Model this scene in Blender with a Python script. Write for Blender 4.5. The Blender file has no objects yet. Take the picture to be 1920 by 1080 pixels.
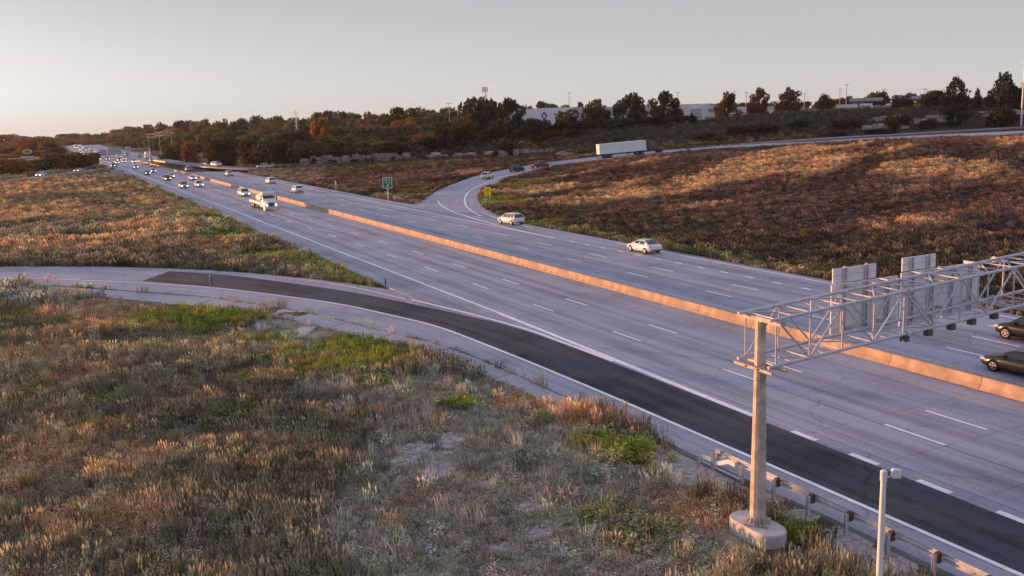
import bpy, bmesh, math, random
import numpy as np
from mathutils import Matrix, Vector

rnd = random.Random(7)
rng = np.random.default_rng(11)
scene = bpy.context.scene
COL = scene.collection

# ------------------------------------------------------------------ camera
# metres: +Y runs along the highway (away from the camera), +X across it, road surface z = 0
FPX, CAM_H = 1750.81, 15.571
PITCH, ROLL, YAW = math.radians(10.404), math.radians(-1.8915), math.radians(-26.6606)
def cam_axes():
    cp, sp = math.cos(PITCH), math.sin(PITCH)
    fwd, up, rt = Vector((0, cp, -sp)), Vector((0, sp, cp)), Vector((1, 0, 0))
    r2 = rt*math.cos(ROLL) + up*math.sin(ROLL)
    u2 = -rt*math.sin(ROLL) + up*math.cos(ROLL)
    Z = Matrix.Rotation(YAW, 3, 'Z')
    return Z @ r2, Z @ u2, Z @ fwd
CA, CB, CC = cam_axes()
cam_data = bpy.data.cameras.new('camera')
cam = bpy.data.objects.new('camera', cam_data); COL.objects.link(cam)
M = Matrix.Identity(4)
for i in range(3):
    M[i][0], M[i][1], M[i][2] = CA[i], CB[i], -CC[i]
M[2][3] = CAM_H
cam.matrix_world = M
cam_data.sensor_width = 36
cam_data.lens = 36*FPX/1920
cam_data.clip_start = 0.5
cam_data.clip_end = 12000
scene.camera = cam

def ray(px, py):
    px, py = float(px), float(py)
    return (px-960)/FPX*CA - (py-540)/FPX*CB + CC
def at(px, py, z=0.0):            # survey helper: where the line of sight meets height z
    d = ray(px, py); t = (z-CAM_H)/d.z
    return Vector((d.x*t, d.y*t, z))
def atD(px, py, D):               # ... and at horizontal distance D
    D = float(D); d = ray(px, py); t = D/math.hypot(d.x, d.y)
    return Vector((d.x*t, d.y*t, CAM_H + d.z*t))

# ------------------------------------------------------------------ light
SUN_ELEV, SUN_LEFT = math.radians(3.2), math.radians(34)    # low sun, left of the road axis
sd = Vector((-math.sin(SUN_LEFT)*math.cos(SUN_ELEV), math.cos(SUN_LEFT)*math.cos(SUN_ELEV), math.sin(SUN_ELEV)))
world = bpy.data.worlds.new('World'); scene.world = world
world.use_nodes = True
nt = world.node_tree; nt.nodes.clear()
N = nt.nodes.new
out = N('ShaderNodeOutputWorld'); add = N('ShaderNodeAddShader')
sky = N('ShaderNodeTexSky'); sky.sky_type = 'NISHITA'; sky.sun_disc = False
sky.sun_elevation = SUN_ELEV
sky.sun_rotation = math.atan2(sd.x, sd.y)
sky.air_density = 1.0; sky.dust_density = 2.0; sky.ozone_density = 2.0
b1 = N('ShaderNodeBackground'); b1.inputs['Strength'].default_value = 0.05
hs = N('ShaderNodeHueSaturation'); hs.inputs['Saturation'].default_value = 0.15
nt.links.new(sky.outputs[0], hs.inputs['Color']); nt.links.new(hs.outputs[0], b1.inputs['Color'])
tc = N('ShaderNodeTexCoord'); sep = N('ShaderNodeSeparateXYZ'); ramp = N('ShaderNodeValToRGB')
nt.links.new(tc.outputs['Generated'], sep.inputs[0]); nt.links.new(sep.outputs['Z'], ramp.inputs[0])
cr = ramp.color_ramp
cr.elements[0].position = 0.0; cr.elements[0].color = (0.58, 0.59, 0.565, 1)
cr.elements[1].position = 1.0; cr.elements[1].color = (0.42, 0.44, 0.64, 1)
for p, c in ((0.022, (0.565, 0.575, 0.57, 1)), (0.07, (0.475, 0.48, 0.505, 1)), (0.14, (0.355, 0.36, 0.385, 1)), (0.4, (0.40, 0.41, 0.56, 1))):
    e = cr.elements.new(p); e.color = c
b2 = N('ShaderNodeBackground'); b2.inputs['Strength'].default_value = 0.50
nt.links.new(ramp.outputs[0], b2.inputs['Color'])
nt.links.new(b1.outputs[0], add.inputs[0]); nt.links.new(b2.outputs[0], add.inputs[1])
nt.links.new(add.outputs[0], out.inputs['Surface'])

sl = bpy.data.lights.new('sun', 'SUN'); sl.energy = 4.5; sl.angle = math.radians(0.5); sl.color = (1.0, 0.45, 0.18)
so = bpy.data.objects.new('sun', sl); COL.objects.link(so)
so.rotation_euler = (-sd).to_track_quat('-Z', 'Y').to_euler(); so.location = (0, 0, 200)

vs = scene.view_settings
vs.view_transform = 'Standard'; vs.look = 'None'; vs.gamma = 1.0; vs.use_curve_mapping = False
vs.exposure = 0.95
scene.cycles.max_bounces = 6; scene.cycles.diffuse_bounces = 3; scene.cycles.glossy_bounces = 2
scene.cycles.transmission_bounces = 3; scene.cycles.transparent_max_bounces = 4
scene.cycles.use_denoising = True

# ------------------------------------------------------------------ materials
MATS = {}
def mat(name, col=(0.5, 0.5, 0.5), rough=0.7, metal=0.0, spec=0.5, noise=0.0, nscale=4.0, emit=None, objcol=False, bump=0.0, coat=0.0):
    if name in MATS: return MATS[name]
    m = bpy.data.materials.new(name); m.use_nodes = True
    t = m.node_tree; b = t.nodes['Principled BSDF']
    b.inputs['Base Color'].default_value = (*col, 1); b.inputs['Roughness'].default_value = rough
    b.inputs['Metallic'].default_value = metal; b.inputs['Specular IOR Level'].default_value = spec
    if coat: b.inputs['Coat Weight'].default_value = coat; b.inputs['Coat Roughness'].default_value = 0.08
    src = None
    if objcol:
        oi = t.nodes.new('ShaderNodeObjectInfo'); src = oi.outputs['Color']
    if noise > 0:
        tc = t.nodes.new('ShaderNodeTexCoord'); nz = t.nodes.new('ShaderNodeTexNoise')
        nz.inputs['Scale'].default_value = nscale; nz.inputs['Detail'].default_value = 6
        t.links.new(tc.outputs['Object'], nz.inputs['Vector'])
        mr = t.nodes.new('ShaderNodeMapRange'); mr.inputs[1].default_value = 0.3; mr.inputs[2].default_value = 0.7
        mr.inputs[3].default_value = 1-noise; mr.inputs[4].default_value = 1+noise
        t.links.new(nz.outputs[0], mr.inputs[0])
        mx = t.nodes.new('ShaderNodeMix'); mx.data_type = 'RGBA'; mx.blend_type = 'MULTIPLY'; mx.inputs[0].default_value = 1
        if src: t.links.new(src, mx.inputs[6])
        else: mx.inputs[6].default_value = (*col, 1)
        t.links.new(mr.outputs[0], mx.inputs[7]); src = mx.outputs[2]
        if bump:
            bp = t.nodes.new('ShaderNodeBump'); bp.inputs['Strength'].default_value = bump
            t.links.new(nz.outputs[0], bp.inputs['Height']); t.links.new(bp.outputs[0], b.inputs['Normal'])
    if src: t.links.new(src, b.inputs['Base Color'])
    if emit:
        b.inputs['Emission Color'].default_value = (*emit[0], 1); b.inputs['Emission Strength'].default_value = emit[1]
    MATS[name] = m
    return m

def pavement(name, base, dark, lanes=None, streak=0.16, patchy=0.12, rough=0.62):
    """worn concrete / asphalt: blotches, streaks drawn out along the road and joints between the lanes"""
    m = bpy.data.materials.new(name); m.use_nodes = True; t = m.node_tree; b = t.nodes['Principled BSDF']
    b.inputs['Roughness'].default_value = rough; b.inputs['Specular IOR Level'].default_value = 0.5
    L = t.links.new; n = t.nodes.new
    tc = n('ShaderNodeTexCoord')
    uv = n('ShaderNodeUVMap'); uv.uv_map = 'along'
    mp = n('ShaderNodeMapping'); mp.inputs['Scale'].default_value = (1.1, 0.035, 1); L(uv.outputs[0], mp.inputs[0])
    n1 = n('ShaderNodeTexNoise'); n1.inputs['Scale'].default_value = 1; n1.inputs['Detail'].default_value = 5; L(mp.outputs[0], n1.inputs['Vector'])
    n2 = n('ShaderNodeTexNoise'); n2.inputs['Scale'].default_value = 0.16; n2.inputs['Detail'].default_value = 6; L(tc.outputs['Object'], n2.inputs['Vector'])
    n3 = n('ShaderNodeTexNoise'); n3.inputs['Scale'].default_value = 9; n3.inputs['Detail'].default_value = 4; L(tc.outputs['Object'], n3.inputs['Vector'])
    def rng_(src, lo, hi, a=0.3, bb=0.7):
        r = n('ShaderNodeMapRange'); r.inputs[1].default_value = a; r.inputs[2].default_value = bb
        r.inputs[3].default_value = lo; r.inputs[4].default_value = hi; L(src, r.inputs[0]); return r.outputs[0]
    def mul(a, c):
        q = n('ShaderNodeMath'); q.operation = 'MULTIPLY'; L(a, q.inputs[0]); L(c, q.inputs[1]); return q.outputs[0]
    v = mul(mul(rng_(n1.outputs[0], 1-streak, 1+streak), rng_(n2.outputs[0], 1-patchy, 1+patchy)), rng_(n3.outputs[0], 0.88, 1.12))
    if lanes:
        sp = n('ShaderNodeSeparateXYZ'); L(uv.outputs[0], sp.inputs[0])
        # dark oily strip along each lane's middle and a thin joint on each lane line
        for (x0, pitch, width, lo) in lanes:
            q = n('ShaderNodeMath'); q.operation = 'SUBTRACT'; L(sp.outputs['X'], q.inputs[0]); q.inputs[1].default_value = x0
            q2 = n('ShaderNodeMath'); q2.operation = 'PINGPONG'; L(q.outputs[0], q2.inputs[0]); q2.inputs[1].default_value = pitch/2
            r = n('ShaderNodeMapRange'); r.interpolation_type = 'SMOOTHSTEP'
            r.inputs[1].default_value = 0; r.inputs[2].default_value = width; r.inputs[3].default_value = lo; r.inputs[4].default_value = 1
            L(q2.outputs[0], r.inputs[0]); v = mul(v, r.outputs[0])
    # sealed cracks wander over the slabs, broken up by noise; slab joints run across every few metres
    vo = n('ShaderNodeTexVoronoi'); vo.feature = 'DISTANCE_TO_EDGE'; vo.inputs['Scale'].default_value = .11
    wv = n('ShaderNodeVectorMath'); wv.operation = 'MULTIPLY_ADD'; L(n2.outputs['Color'], wv.inputs[0]); wv.inputs[1].default_value = (5, 5, 0); L(tc.outputs['Object'], wv.inputs[2])
    L(wv.outputs[0], vo.inputs['Vector'])
    ck = rng_(vo.outputs['Distance'], .72, 1, 0, .006); v = mul(v, ck)
    spy = n('ShaderNodeSeparateXYZ'); L(uv.outputs[0], spy.inputs[0]); pp = n('ShaderNodeMath'); pp.operation = 'PINGPONG'; L(spy.outputs['Y'], pp.inputs[0]); pp.inputs[1].default_value = 2.3
    v = mul(v, rng_(pp.outputs[0], .84, 1, .03, .09))
    mx = n('ShaderNodeMix'); mx.data_type = 'RGBA'; mx.inputs[6].default_value = (*dark, 1); mx.inputs[7].default_value = (*base, 1); mx.clamp_factor = False
    f = n('ShaderNodeMapRange'); f.inputs[1].default_value = 0.55; f.inputs[2].default_value = 1.1; f.inputs[3].default_value = 0; f.inputs[4].default_value = 1.1
    L(v, f.inputs[0]); L(f.outputs[0], mx.inputs[0]); L(mx.outputs[2], b.inputs['Base Color'])
    bp = n('ShaderNodeBump'); bp.inputs['Strength'].default_value = 0.15; L(n3.outputs[0], bp.inputs['Height']); L(bp.outputs[0], b.inputs['Normal'])
    return m

def attr_mat(name, attr, kind, rough=0.85, transl=0.35, amount=0.35):
    """leaf / blade material: colour from an attribute (per instance or per object) with darker and lighter leaves"""
    m = bpy.data.materials.new(name); m.use_nodes = True; t = m.node_tree; t.nodes.clear()
    n = t.nodes.new; L = t.links.new
    o = n('ShaderNodeOutputMaterial'); dif = n('ShaderNodeBsdfDiffuse'); tr = n('ShaderNodeBsdfTranslucent'); mix = n('ShaderNodeMixShader')
    mix.inputs[0].default_value = transl
    if kind == 'OBJECTCOLOR':
        oi = n('ShaderNodeObjectInfo'); c = oi.outputs['Color']
    else:
        a = n('ShaderNodeAttribute'); a.attribute_type = kind; a.attribute_name = attr; c = a.outputs['Color']
    v = n('ShaderNodeAttribute'); v.attribute_type = 'GEOMETRY'; v.attribute_name = 'leafv'
    mx = n('ShaderNodeMix'); mx.data_type = 'RGBA'; mx.blend_type = 'MULTIPLY'; mx.inputs[0].default_value = 1
    r = n('ShaderNodeMapRange'); r.inputs[3].default_value = 1-amount; r.inputs[4].default_value = 1+amount
    L(v.outputs['Fac'], r.inputs[0]); L(c, mx.inputs[6]); L(r.outputs[0], mx.inputs[7])
    L(mx.outputs[2], dif.inputs[0]); L(mx.outputs[2], tr.inputs[0])
    L(dif.outputs[0], mix.inputs[1]); L(tr.outputs[0], mix.inputs[2]); L(mix.outputs[0], o.inputs['Surface'])
    return m

# ------------------------------------------------------------------ mesh helpers
class MB:
    def __init__(s): s.v = []; s.f = []; s.m = []; s.smooth = []
    def add(s, vs, fs, mi=0, sm=False):
        b = len(s.v); s.v += [tuple(p) for p in vs]
        for f in fs: s.f.append([b+i for i in f]); s.m.append(mi); s.smooth.append(sm)
    def box(s, x0, x1, y0, y1, z0, z1, mi=0, mtx=None):
        vs = [Vector((x, y, z)) for z in (z0, z1) for y in (y0, y1) for x in (x0, x1)]
        if mtx is not None: vs = [mtx @ p for p in vs]
        s.add(vs, [(0, 2, 3, 1), (4, 5, 7, 6), (0, 1, 5, 4), (2, 6, 7, 3), (0, 4, 6, 2), (1, 3, 7, 5)], mi)
    def tube(s, pts, radii, seg=8, mi=0, caps=True, sm=True):
        pts = [Vector(p) for p in pts]
        if not hasattr(radii, '__len__'): radii = [radii]*len(pts)
        rings = []
        for i, p in enumerate(pts):
            d = (pts[min(i+1, len(pts)-1)] - pts[max(i-1, 0)]).normalized()
            u = d.cross(Vector((0, 0, 1)) if abs(d.z) < 0.9 else Vector((1, 0, 0))).normalized(); w = d.cross(u)
            rings.append([p + radii[i]*(math.cos(2*math.pi*(k+.5)/seg)*u + math.sin(2*math.pi*(k+.5)/seg)*w) for k in range(seg)])
        vs = [q for r in rings for q in r]; fs = []
        for i in range(len(pts)-1):
            for k in range(seg):
                fs.append((i*seg+k, i*seg+(k+1) % seg, (i+1)*seg+(k+1) % seg, (i+1)*seg+k))
        s.add(vs, fs, mi, sm)
        if caps:
            s.add(rings[0], [tuple(range(seg))], mi); s.add(rings[-1], [tuple(reversed(range(seg)))], mi)
    def cyl(s, c, axis, r, h, seg=16, mi=0):
        a = Vector(axis).normalized(); c = Vector(c); s.tube([c-a*h/2, c+a*h/2], r, seg, mi)
    def loft(s, rings, mi=0, caps=True, sm=True, closed=True):
        n = len(rings[0]); vs = [q for r in rings for q in r]; fs = []
        for i in range(len(rings)-1):
            for k in range(n if closed else n-1):
                fs.append((i*n+k, i*n+(k+1) % n, (i+1)*n+(k+1) % n, (i+1)*n+k))
        s.add(vs, fs, mi, sm)
        if caps: s.add(rings[0], [tuple(reversed(range(n)))], mi); s.add(rings[-1], [tuple(range(n))], mi)
    def mesh(s, name, mats, fix=True):
        me = bpy.data.meshes.new(name); me.from_pydata(s.v, [], s.f)
        for m in (mats if isinstance(mats, (list, tuple)) else [mats]): me.materials.append(m)
        me.polygons.foreach_set('material_index', s.m); me.polygons.foreach_set('use_smooth', s.smooth)
        if fix:
            bm = bmesh.new(); bm.from_mesh(me); bmesh.ops.recalc_face_normals(bm, faces=bm.faces[:]); bm.to_mesh(me); bm.free()
        me.update()
        return me

def tag(o, label=None, cat=None, group=None, kind=None):
    if label: o['label'] = label
    if cat: o['category'] = cat
    if group: o['group'] = group
    if kind: o['kind'] = kind
    return o
def link(name, data, parent=None, loc=None, rz=None, color=None):
    o = bpy.data.objects.new(name, data); COL.objects.link(o)
    if parent: o.parent = parent
    if loc is not None: o.location = loc
    if rz is not None: o.rotation_euler = (0, 0, rz)
    if color: o.color = (*color, 1)
    return o
def thing(name, label, cat, loc=(0, 0, 0), rz=0.0, group=None):
    return tag(link(name, None, loc=loc, rz=rz), label, cat, group)
def part(name, mb, mats, parent, label=None, color=None):
    o = link(name, mb.mesh(name, mats), parent, color=color)
    if label: o['label'] = label
    return o

# ------------------------------------------------------------------ noise
def _hash(ix, iy, s):
    n = (ix.astype(np.int64)*374761393 + iy.astype(np.int64)*668265263 + s*1442695041) & 0x7fffffff
    n = ((n ^ (n >> 13))*1274126177) & 0x7fffffff
    return ((n ^ (n >> 16)) & 0xffff)/65535.0
def vnoise(x, y, s=0):
    ix, iy = np.floor(x), np.floor(y); fx, fy = x-ix, y-iy
    fx = fx*fx*(3-2*fx); fy = fy*fy*(3-2*fy)
    a, b, c, d = _hash(ix, iy, s), _hash(ix+1, iy, s), _hash(ix, iy+1, s), _hash(ix+1, iy+1, s)
    return (a*(1-fx)+b*fx)*(1-fy) + (c*(1-fx)+d*fx)*fy
def fbm(x, y, s=0, o=4):
    r, a, t = 0, 0.5, 0
    for i in range(o):
        r = r + a*vnoise(x, y, s+i*17); t += a; a *= 0.5; x = x*2.03; y = y*2.03
    return r/t
def sstep(a, b, v):
    t = np.clip((v-a)/(b-a), 0, 1); return t*t*(3-2*t)

# ------------------------------------------------------------------ road alignments (survey points)
def poly(pts): return [at(*p) for p in pts]
def resample(pts, n):
    P = np.array([tuple(p) for p in pts]); d = np.r_[0, np.cumsum(np.linalg.norm(np.diff(P, axis=0), axis=1))]
    t = np.linspace(0, d[-1], n*6)
    Q = np.stack([np.interp(t, d, P[:, k]) for k in range(3)], 1)
    w = max(3, int(n*6/len(pts)*0.7)) | 1                       # soften the corners
    pad = np.r_[np.repeat(Q[:1], w//2, 0)*1.0, Q, np.repeat(Q[-1:], w//2, 0)*1.0]
    for i in range(w//2):
        pad[i] = 2*Q[0]-Q[min(w//2-i, len(Q)-1)]; pad[-1-i] = 2*Q[-1]-Q[-1-min(w//2-i, len(Q)-1)]
    K = np.ones(w)/w
    Q = np.stack([np.convolve(pad[:, k], K, 'valid') for k in range(3)], 1)
    return Q[::6][:n] if len(Q[::6]) >= n else Q[np.linspace(0, len(Q)-1, n).astype(int)]

hw_x0, hw_x1 = 28.6, 63.0
def hw_shift(Y): return 0.0 if Y < 850 else ((Y-850)/650.0)**2*26
# entrance ramp (foreground): pavement edges
ramp_out = poly([(-260, 545), (-120, 538), (0, 533), (130, 537), (240, 545), (400, 557), (553, 581), (620, 595), (837, 648), (900, 672), (965, 701), (1060, 744), (1137, 774), (1247, 827), (1307, 857)]) + [Vector((25.75, 25, 0)), Vector((25.9, 18, 0)), Vector((26.0, 5, 0)), Vector((26.0, -40, 0))]
ramp_in = poly([(-260, 506), (-120, 502), (0, 500), (200, 500), (400, 506), (560, 520), (740, 543)]) + [Vector((29.6, 70, 0)), Vector((29.8, 55, 0)), Vector((30, 40, 0)), Vector((30, 25, 0)), Vector((30, -40, 0))]
# loop ramp (right): inner and outer pavement edges with heights
loop_in = poly([(1010, 427, 0), (960, 415, 0), (905, 390, 0), (893, 370, .1), (905, 355, .3), (950, 335, .9), (1050, 310, 2.4), (1157, 299, 3.5), (1240, 289.5, 4.2), (1380, 279, 5.0), (1520, 269.8, 5.6), (1640, 264.4, 6.1), (1780, 257.2, 6.6), (1920, 251, 7.0), (2120, 243, 7.3)])
loop_out = poly([(800, 415, 0), (776, 390, 0), (790, 376, 0), (830, 352, .3), (900, 327, 1.2), (1000, 308, 2.7), (1100, 295.5, 3.8), (1160, 289.2, 4.2), (1240, 281.5, 4.85), (1380, 272.2, 5.65), (1520, 263.8, 6.2), (1640, 258.3, 6.7), (1780, 251.2, 7.2), (1920, 245, 7.6), (2120, 237, 7.9)])
front_c = [atD(*p) for p in [(300, 299, 425), (345, 305.5, 385), (400, 312, 350), (500, 317, 327), (640, 314, 318), (800, 306, 305), (930, 300, 288), (1020, 296, 277), (1075, 291.5, 275), (1140, 287, 275), (1240, 280, 277), (1400, 269, 277), (1520, 260.5, 277), (1640, 254, 280), (1760, 247, 285), (1920, 238, 292), (2120, 228, 300)]]
left_c = [at(*p) for p in [(-250, 364), (-120, 353), (0, 340.5), (60, 333.5), (120, 326), (180, 318.5), (215, 313.5), (232, 309)]]

LI, LO = resample(loop_in, 90), resample(loop_out, 90)
RO, RI = resample(ramp_out, 90), resample(ramp_in, 90)
FC, LC = resample(front_c, 70), resample(left_c, 40)

# ------------------------------------------------------------------ terrain
ctrl = []
for Y in list(range(-80, 430, 9)) + list(range(430, 1600, 30)):
    for X in (24, 31, 44, 57, 63.5): ctrl.append((X+hw_shift(Y), Y, 0))
for A in (RO, RI): ctrl += [tuple(p) for p in A[::2]]
for A in (LI, LO): ctrl += [tuple(p) for p in A[::2]]
for A in (FC, LC): ctrl += [tuple(p) for p in A[::2]]
for p in FC[::3]:                                    # foot of the bank behind the frontage road
    d = np.array([p[0], p[1]])/np.hypot(p[0], p[1])
    q = np.array([p[0], p[1]]) + d*9; ctrl.append((q[0], q[1], p[2]+0.5))
plate = [(560, 3.0), (700, 4.5), (840, 6.0), (930, 8), (1000, 9.5), (1150, 10.8), (1300, 11.5), (1420, 13.2), (1550, 14.0), (1700, 14.0), (1920, 13.6), (2150, 13.4), (2400, 13)]
for px in range(560, 2401, 35):
    z = np.interp(px, [a for a, b in plate], [b for a, b in plate])
    D0 = float(np.interp(px, [560, 900, 1000, 2400], [395, 350, 326, 335]))
    for k, dz in ((1.0, 0), (1.12, .5), (1.3, .8), (1.6, 1.0), (2.3, 1.0), (4, 1.0), (8, 0.5)):
        p = atD(px, 300, D0*k)
        zz = z + dz + (0 if px > 1000 else (3.0*(k-1) if k < 2 else 3))
        ctrl.append((p.x, p.y, min(zz, 14.0)))
for px, zs in ((-500, (0, 0, 0, 0, 0)), (-200, (0, 0, 0, 0, 0)), (0, (0, 0, 0, 0, 0)), (100, (0, 0, 0, 0, 0)), (190, (0, 0, 0, 0, 3)), (260, (0, 0, .5, 2, 5)), (330, (0, 1, 3, 6, 7)), (420, (1, 3, 6, 8, 9)), (500, (2, 4.5, 7, 9, 9))):
    for D, z in zip((420, 500, 650, 900, 1600), zs):
        p = atD(px, 300, D); ctrl.append((p.x, p.y, z))
for X in range(-260, 10, 30):
    for Y in range(140, 700, 40): ctrl.append((X, Y, 0.0 if Y < 330 else -0.3))
for X in range(-90, 20, 14):
    for Y in range(-40, 100, 14): ctrl.append((X, Y, -0.35))
for X in range(75, 260, 22):                        # the dip of the field inside the loop
    for Y in range(-80, 60, 30): ctrl.append((X, Y, (X-64)*0.02))
ctrl = np.array(ctrl, float)
def lines(segs):
    o = []
    for a, b, n in segs: o += list(np.linspace(a, b, n, endpoint=False))
    return np.array(o + [segs[-1][1]])
cx = lines([(-6000, -1200, 8), (-1200, -300, 14), (-300, -60, 16), (-60, 110, 52), (110, 420, 70), (420, 1200, 22), (1200, 6000, 10)])
cy = lines([(-400, 0, 8), (0, 160, 40), (160, 440, 66), (440, 700, 26), (700, 1600, 26), (1600, 9000, 12)])
CX, CY = np.meshgrid(cx, cy)
Hc = np.zeros(CX.size)
fx, fy = CX.ravel(), CY.ravel()
for i in range(0, len(fx), 2500):
    d2 = (fx[i:i+2500, None]-ctrl[None, :, 0])**2 + (fy[i:i+2500, None]-ctrl[None, :, 1])**2 + 1.0
    w = 1/d2**1.9
    Hc[i:i+2500] = (w*ctrl[None, :, 2]).sum(1)/w.sum(1)
Hc = Hc.reshape(CX.shape)
def bil(x, y):
    i = np.clip(np.searchsorted(cx, x)-1, 0, len(cx)-2); j = np.clip(np.searchsorted(cy, y)-1, 0, len(cy)-2)
    u = np.clip((x-cx[i])/(cx[i+1]-cx[i]), 0, 1); v = np.clip((y-cy[j])/(cy[j+1]-cy[j]), 0, 1)
    return (Hc[j, i]*(1-u)+Hc[j, i+1]*u)*(1-v) + (Hc[j+1, i]*(1-u)+Hc[j+1, i+1]*u)*v
def in_poly(x, y, P):
    P = np.asarray(P); r = np.zeros(x.shape, bool); j = len(P)-1
    lo, hi = P.min(0), P.max(0)
    sel = (x >= lo[0]) & (x <= hi[0]) & (y >= lo[1]) & (y <= hi[1])
    xs, ys = x[sel], y[sel]; rr = np.zeros(xs.shape, bool)
    for i in range(len(P)):
        xi, yi, xj, yj = P[i, 0], P[i, 1], P[j, 0], P[j, 1]
        if yi != yj:
            c = ((yi > ys) != (yj > ys)) & (xs < (xj-xi)*(ys-yi)/(yj-yi)+xi)
            rr ^= c
        j = i
    r[sel] = rr
    return r
def offset_line(P, w):
    P = np.asarray(P); t = np.gradient(P[:, :2], axis=0); t /= np.linalg.norm(t, axis=1)[:, None]
    n = np.stack([t[:, 1], -t[:, 0]], 1)
    return np.c_[P[:, :2]+n*w, P[:, 2]]
def strip_poly(A, B): return np.r_[np.asarray(A)[:, :2], np.asarray(B)[::-1, :2]]
POLYS = [strip_poly(RO, RI), strip_poly(LI, LO), strip_poly(offset_line(FC, -3.2), offset_line(FC, 3.2)), strip_poly(offset_line(LC, -3.6), offset_line(LC, 3.6))]
def hwx(y): return np.where(y < 850, 0.0, ((np.maximum(y, 850)-850)/650.0)**2*26)
def on_road(x, y, grow=0.0):
    s = x-hwx(y)
    r = (s > hw_x0-grow) & (s < hw_x1+grow) & (y < 1110)
    r |= (y < 84) & (s > 26-grow) & (s < 63)
    for P in POLYS: r |= in_poly(x, y, P)
    return r
def terrain(x, y, detail=True):
    x = np.asarray(x, float); y = np.asarray(y, float)
    h = bil(x, y)
    if detail:
        s = x-hwx(y)
        dhw = np.minimum(np.abs(s-28.6), np.abs(s-63)); away = sstep(1.0, 12, dhw)*np.where((s > 28.6) & (s < 63), 0, 1)
        h = h + away*((fbm(x/9, y/9, 3)-0.5)*0.5*sstep(400, 100, y) + (fbm(x/2.2, y/2.2, 5, 3)-0.5)*0.22*sstep(160, 60, y))
    return h - np.where(on_road(x, y), 0.30, 0.05)
def gz(x, y): return float(terrain(np.array([x]), np.array([y]))[0])

# --- what grows where: weights for green, orange with sun patches coloured in, bare stone, short stubble
def blob(x, y, pts):
    r = np.zeros(np.shape(x))
    for (px, py, rad, k) in pts:
        c = at(px, py, 0); r = np.maximum(r, k*np.clip(1.25-((x-c.x)**2+(y-c.y)**2)**.5/rad, 0, 1))
    return np.clip(r, 0, 1)
GREEN = [(430, 770, 2.5, .6), (470, 700, 3, .6), (100, 600, 3, .6), (210, 740, 3, .6), (60, 720, 3, .5), (860, 760, 1.6, .8), (1000, 790, 2, .5), (1150, 960, 2.6, .6), (1190, 1000, 2.2, .6), (520, 630, 4, .6), (450, 590, 5, .7), (620, 660, 4, .8), (660, 690, 4, .7), (700, 655, 4.0, 1), (640, 640, 2.5, 1), (590, 690, 3, .8), (720, 680, 3, 1), (705, 720, 1.3, 1), (330, 590, 7, .8), (400, 600, 5, .9), (540, 660, 3, .7), (1185, 850, 2.2, .9), (1120, 830, 2, .7), (1230, 990, 2.2, .5),
         (440, 440, 8, .9), (500, 480, 7, .8), (400, 410, 8, .8), (600, 490, 5, .8), (680, 520, 3.5, .8), (200, 540, 8, .5), (30, 590, 4, .6), (180, 780, 3, .5), (1500, 1000, 1.4, .9), (1490, 960, 1.2, .7), (1090, 900, 3, .35), (1300, 1040, 2, .4),
         (930, 380, 9, 1), (980, 420, 6, 1), (900, 372, 7, 1), (960, 350, 10, .8), (1100, 318, 10, .6), (1200, 306, 10, .5), (780, 365, 8, .9), (730, 380, 7, .6), (820, 350, 10, .5)]
SUN_ORANGE = [(230, 590, 7, 1), (120, 580, 6, .8), (300, 600, 5, .8), (160, 690, 5, .7), (60, 660, 6, .7), (130, 800, 3, .9), (60, 840, 4, .8), (230, 850, 4, .7), (180, 960, 3, .9), (120, 1000, 1.2, 1), (260, 980, 2, .9), (500, 690, 4, .5), (580, 700, 2.5, .5), (960, 755, 1.6, 1), (1050, 765, 2.2, 1), (1090, 790, 1.6, 1), (1350, 960, 2.2, .9), (1290, 950, 2.5, .7), (1240, 930, 2, .6), (20, 900, 3, .6), (350, 740, 5, .4), (760, 930, 1.2, .7), (740, 965, 1.0, .7), (390, 590, 3, .5)]  # dry orange grass, with patches of low sun put into the colour
STONE = [(800, 845, 1.5, 1), (845, 830, 1.0, 1), (760, 860, .9, 1), (830, 880, 1.1, .9), (905, 905, .8, .8), (1000, 985, 1.6, .7), (940, 1010, 1.2, .7), (1300, 865, 2.2, 1), (1345, 895, 1.8, 1), (1500, 965, 1.1, .9), (1590, 1010, 1.2, .9), (1680, 1050, 1.2, .9), (1440, 930, 1.0, .9), (1320, 880, 2.3, 1), (1270, 850, 1.5, 1), (1375, 915, 1.3, .8), (1030, 800, .55, 1), (1130, 797, .55, 1), (1250, 840, .9, .9), (810, 850, 1.6, .75), (770, 835, 1.0, .8), (840, 820, .9, .6), (735, 858, .5, 1), (950, 1000, 1.2, .5), (1000, 950, 2.2, .4), (1530, 1000, 1.6, .55), (1600, 1040, 2.0, .65), (1680, 1075, 2, .6), (1450, 940, 1.2, .45), (1560, 985, 1.2, .5)]
SHORT = [(870, 950, 6, 1), (1020, 1040, 6, 1), (1130, 960, 5, 1), (1230, 1050, 3, .8), (1000, 820, 4, .9), (930, 730, 3, .8), (1080, 850, 4, .9), (640, 720, 4, .5), (950, 900, 8, 1), (1000, 960, 6, 1), (1050, 870, 5, 1), (880, 780, 6, .9), (780, 740, 5, .8), (1150, 900, 4, 1), (820, 850, 4, 1), (700, 600, 3, .6), (600, 640, 5, .6), (420, 560, 8, .8), (250, 555, 9, .9), (60, 550, 8, .8), (560, 610, 4, .9), (1180, 990, 5, .8), (930, 1040, 5, .8), (660, 760, 3, .5)]
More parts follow.
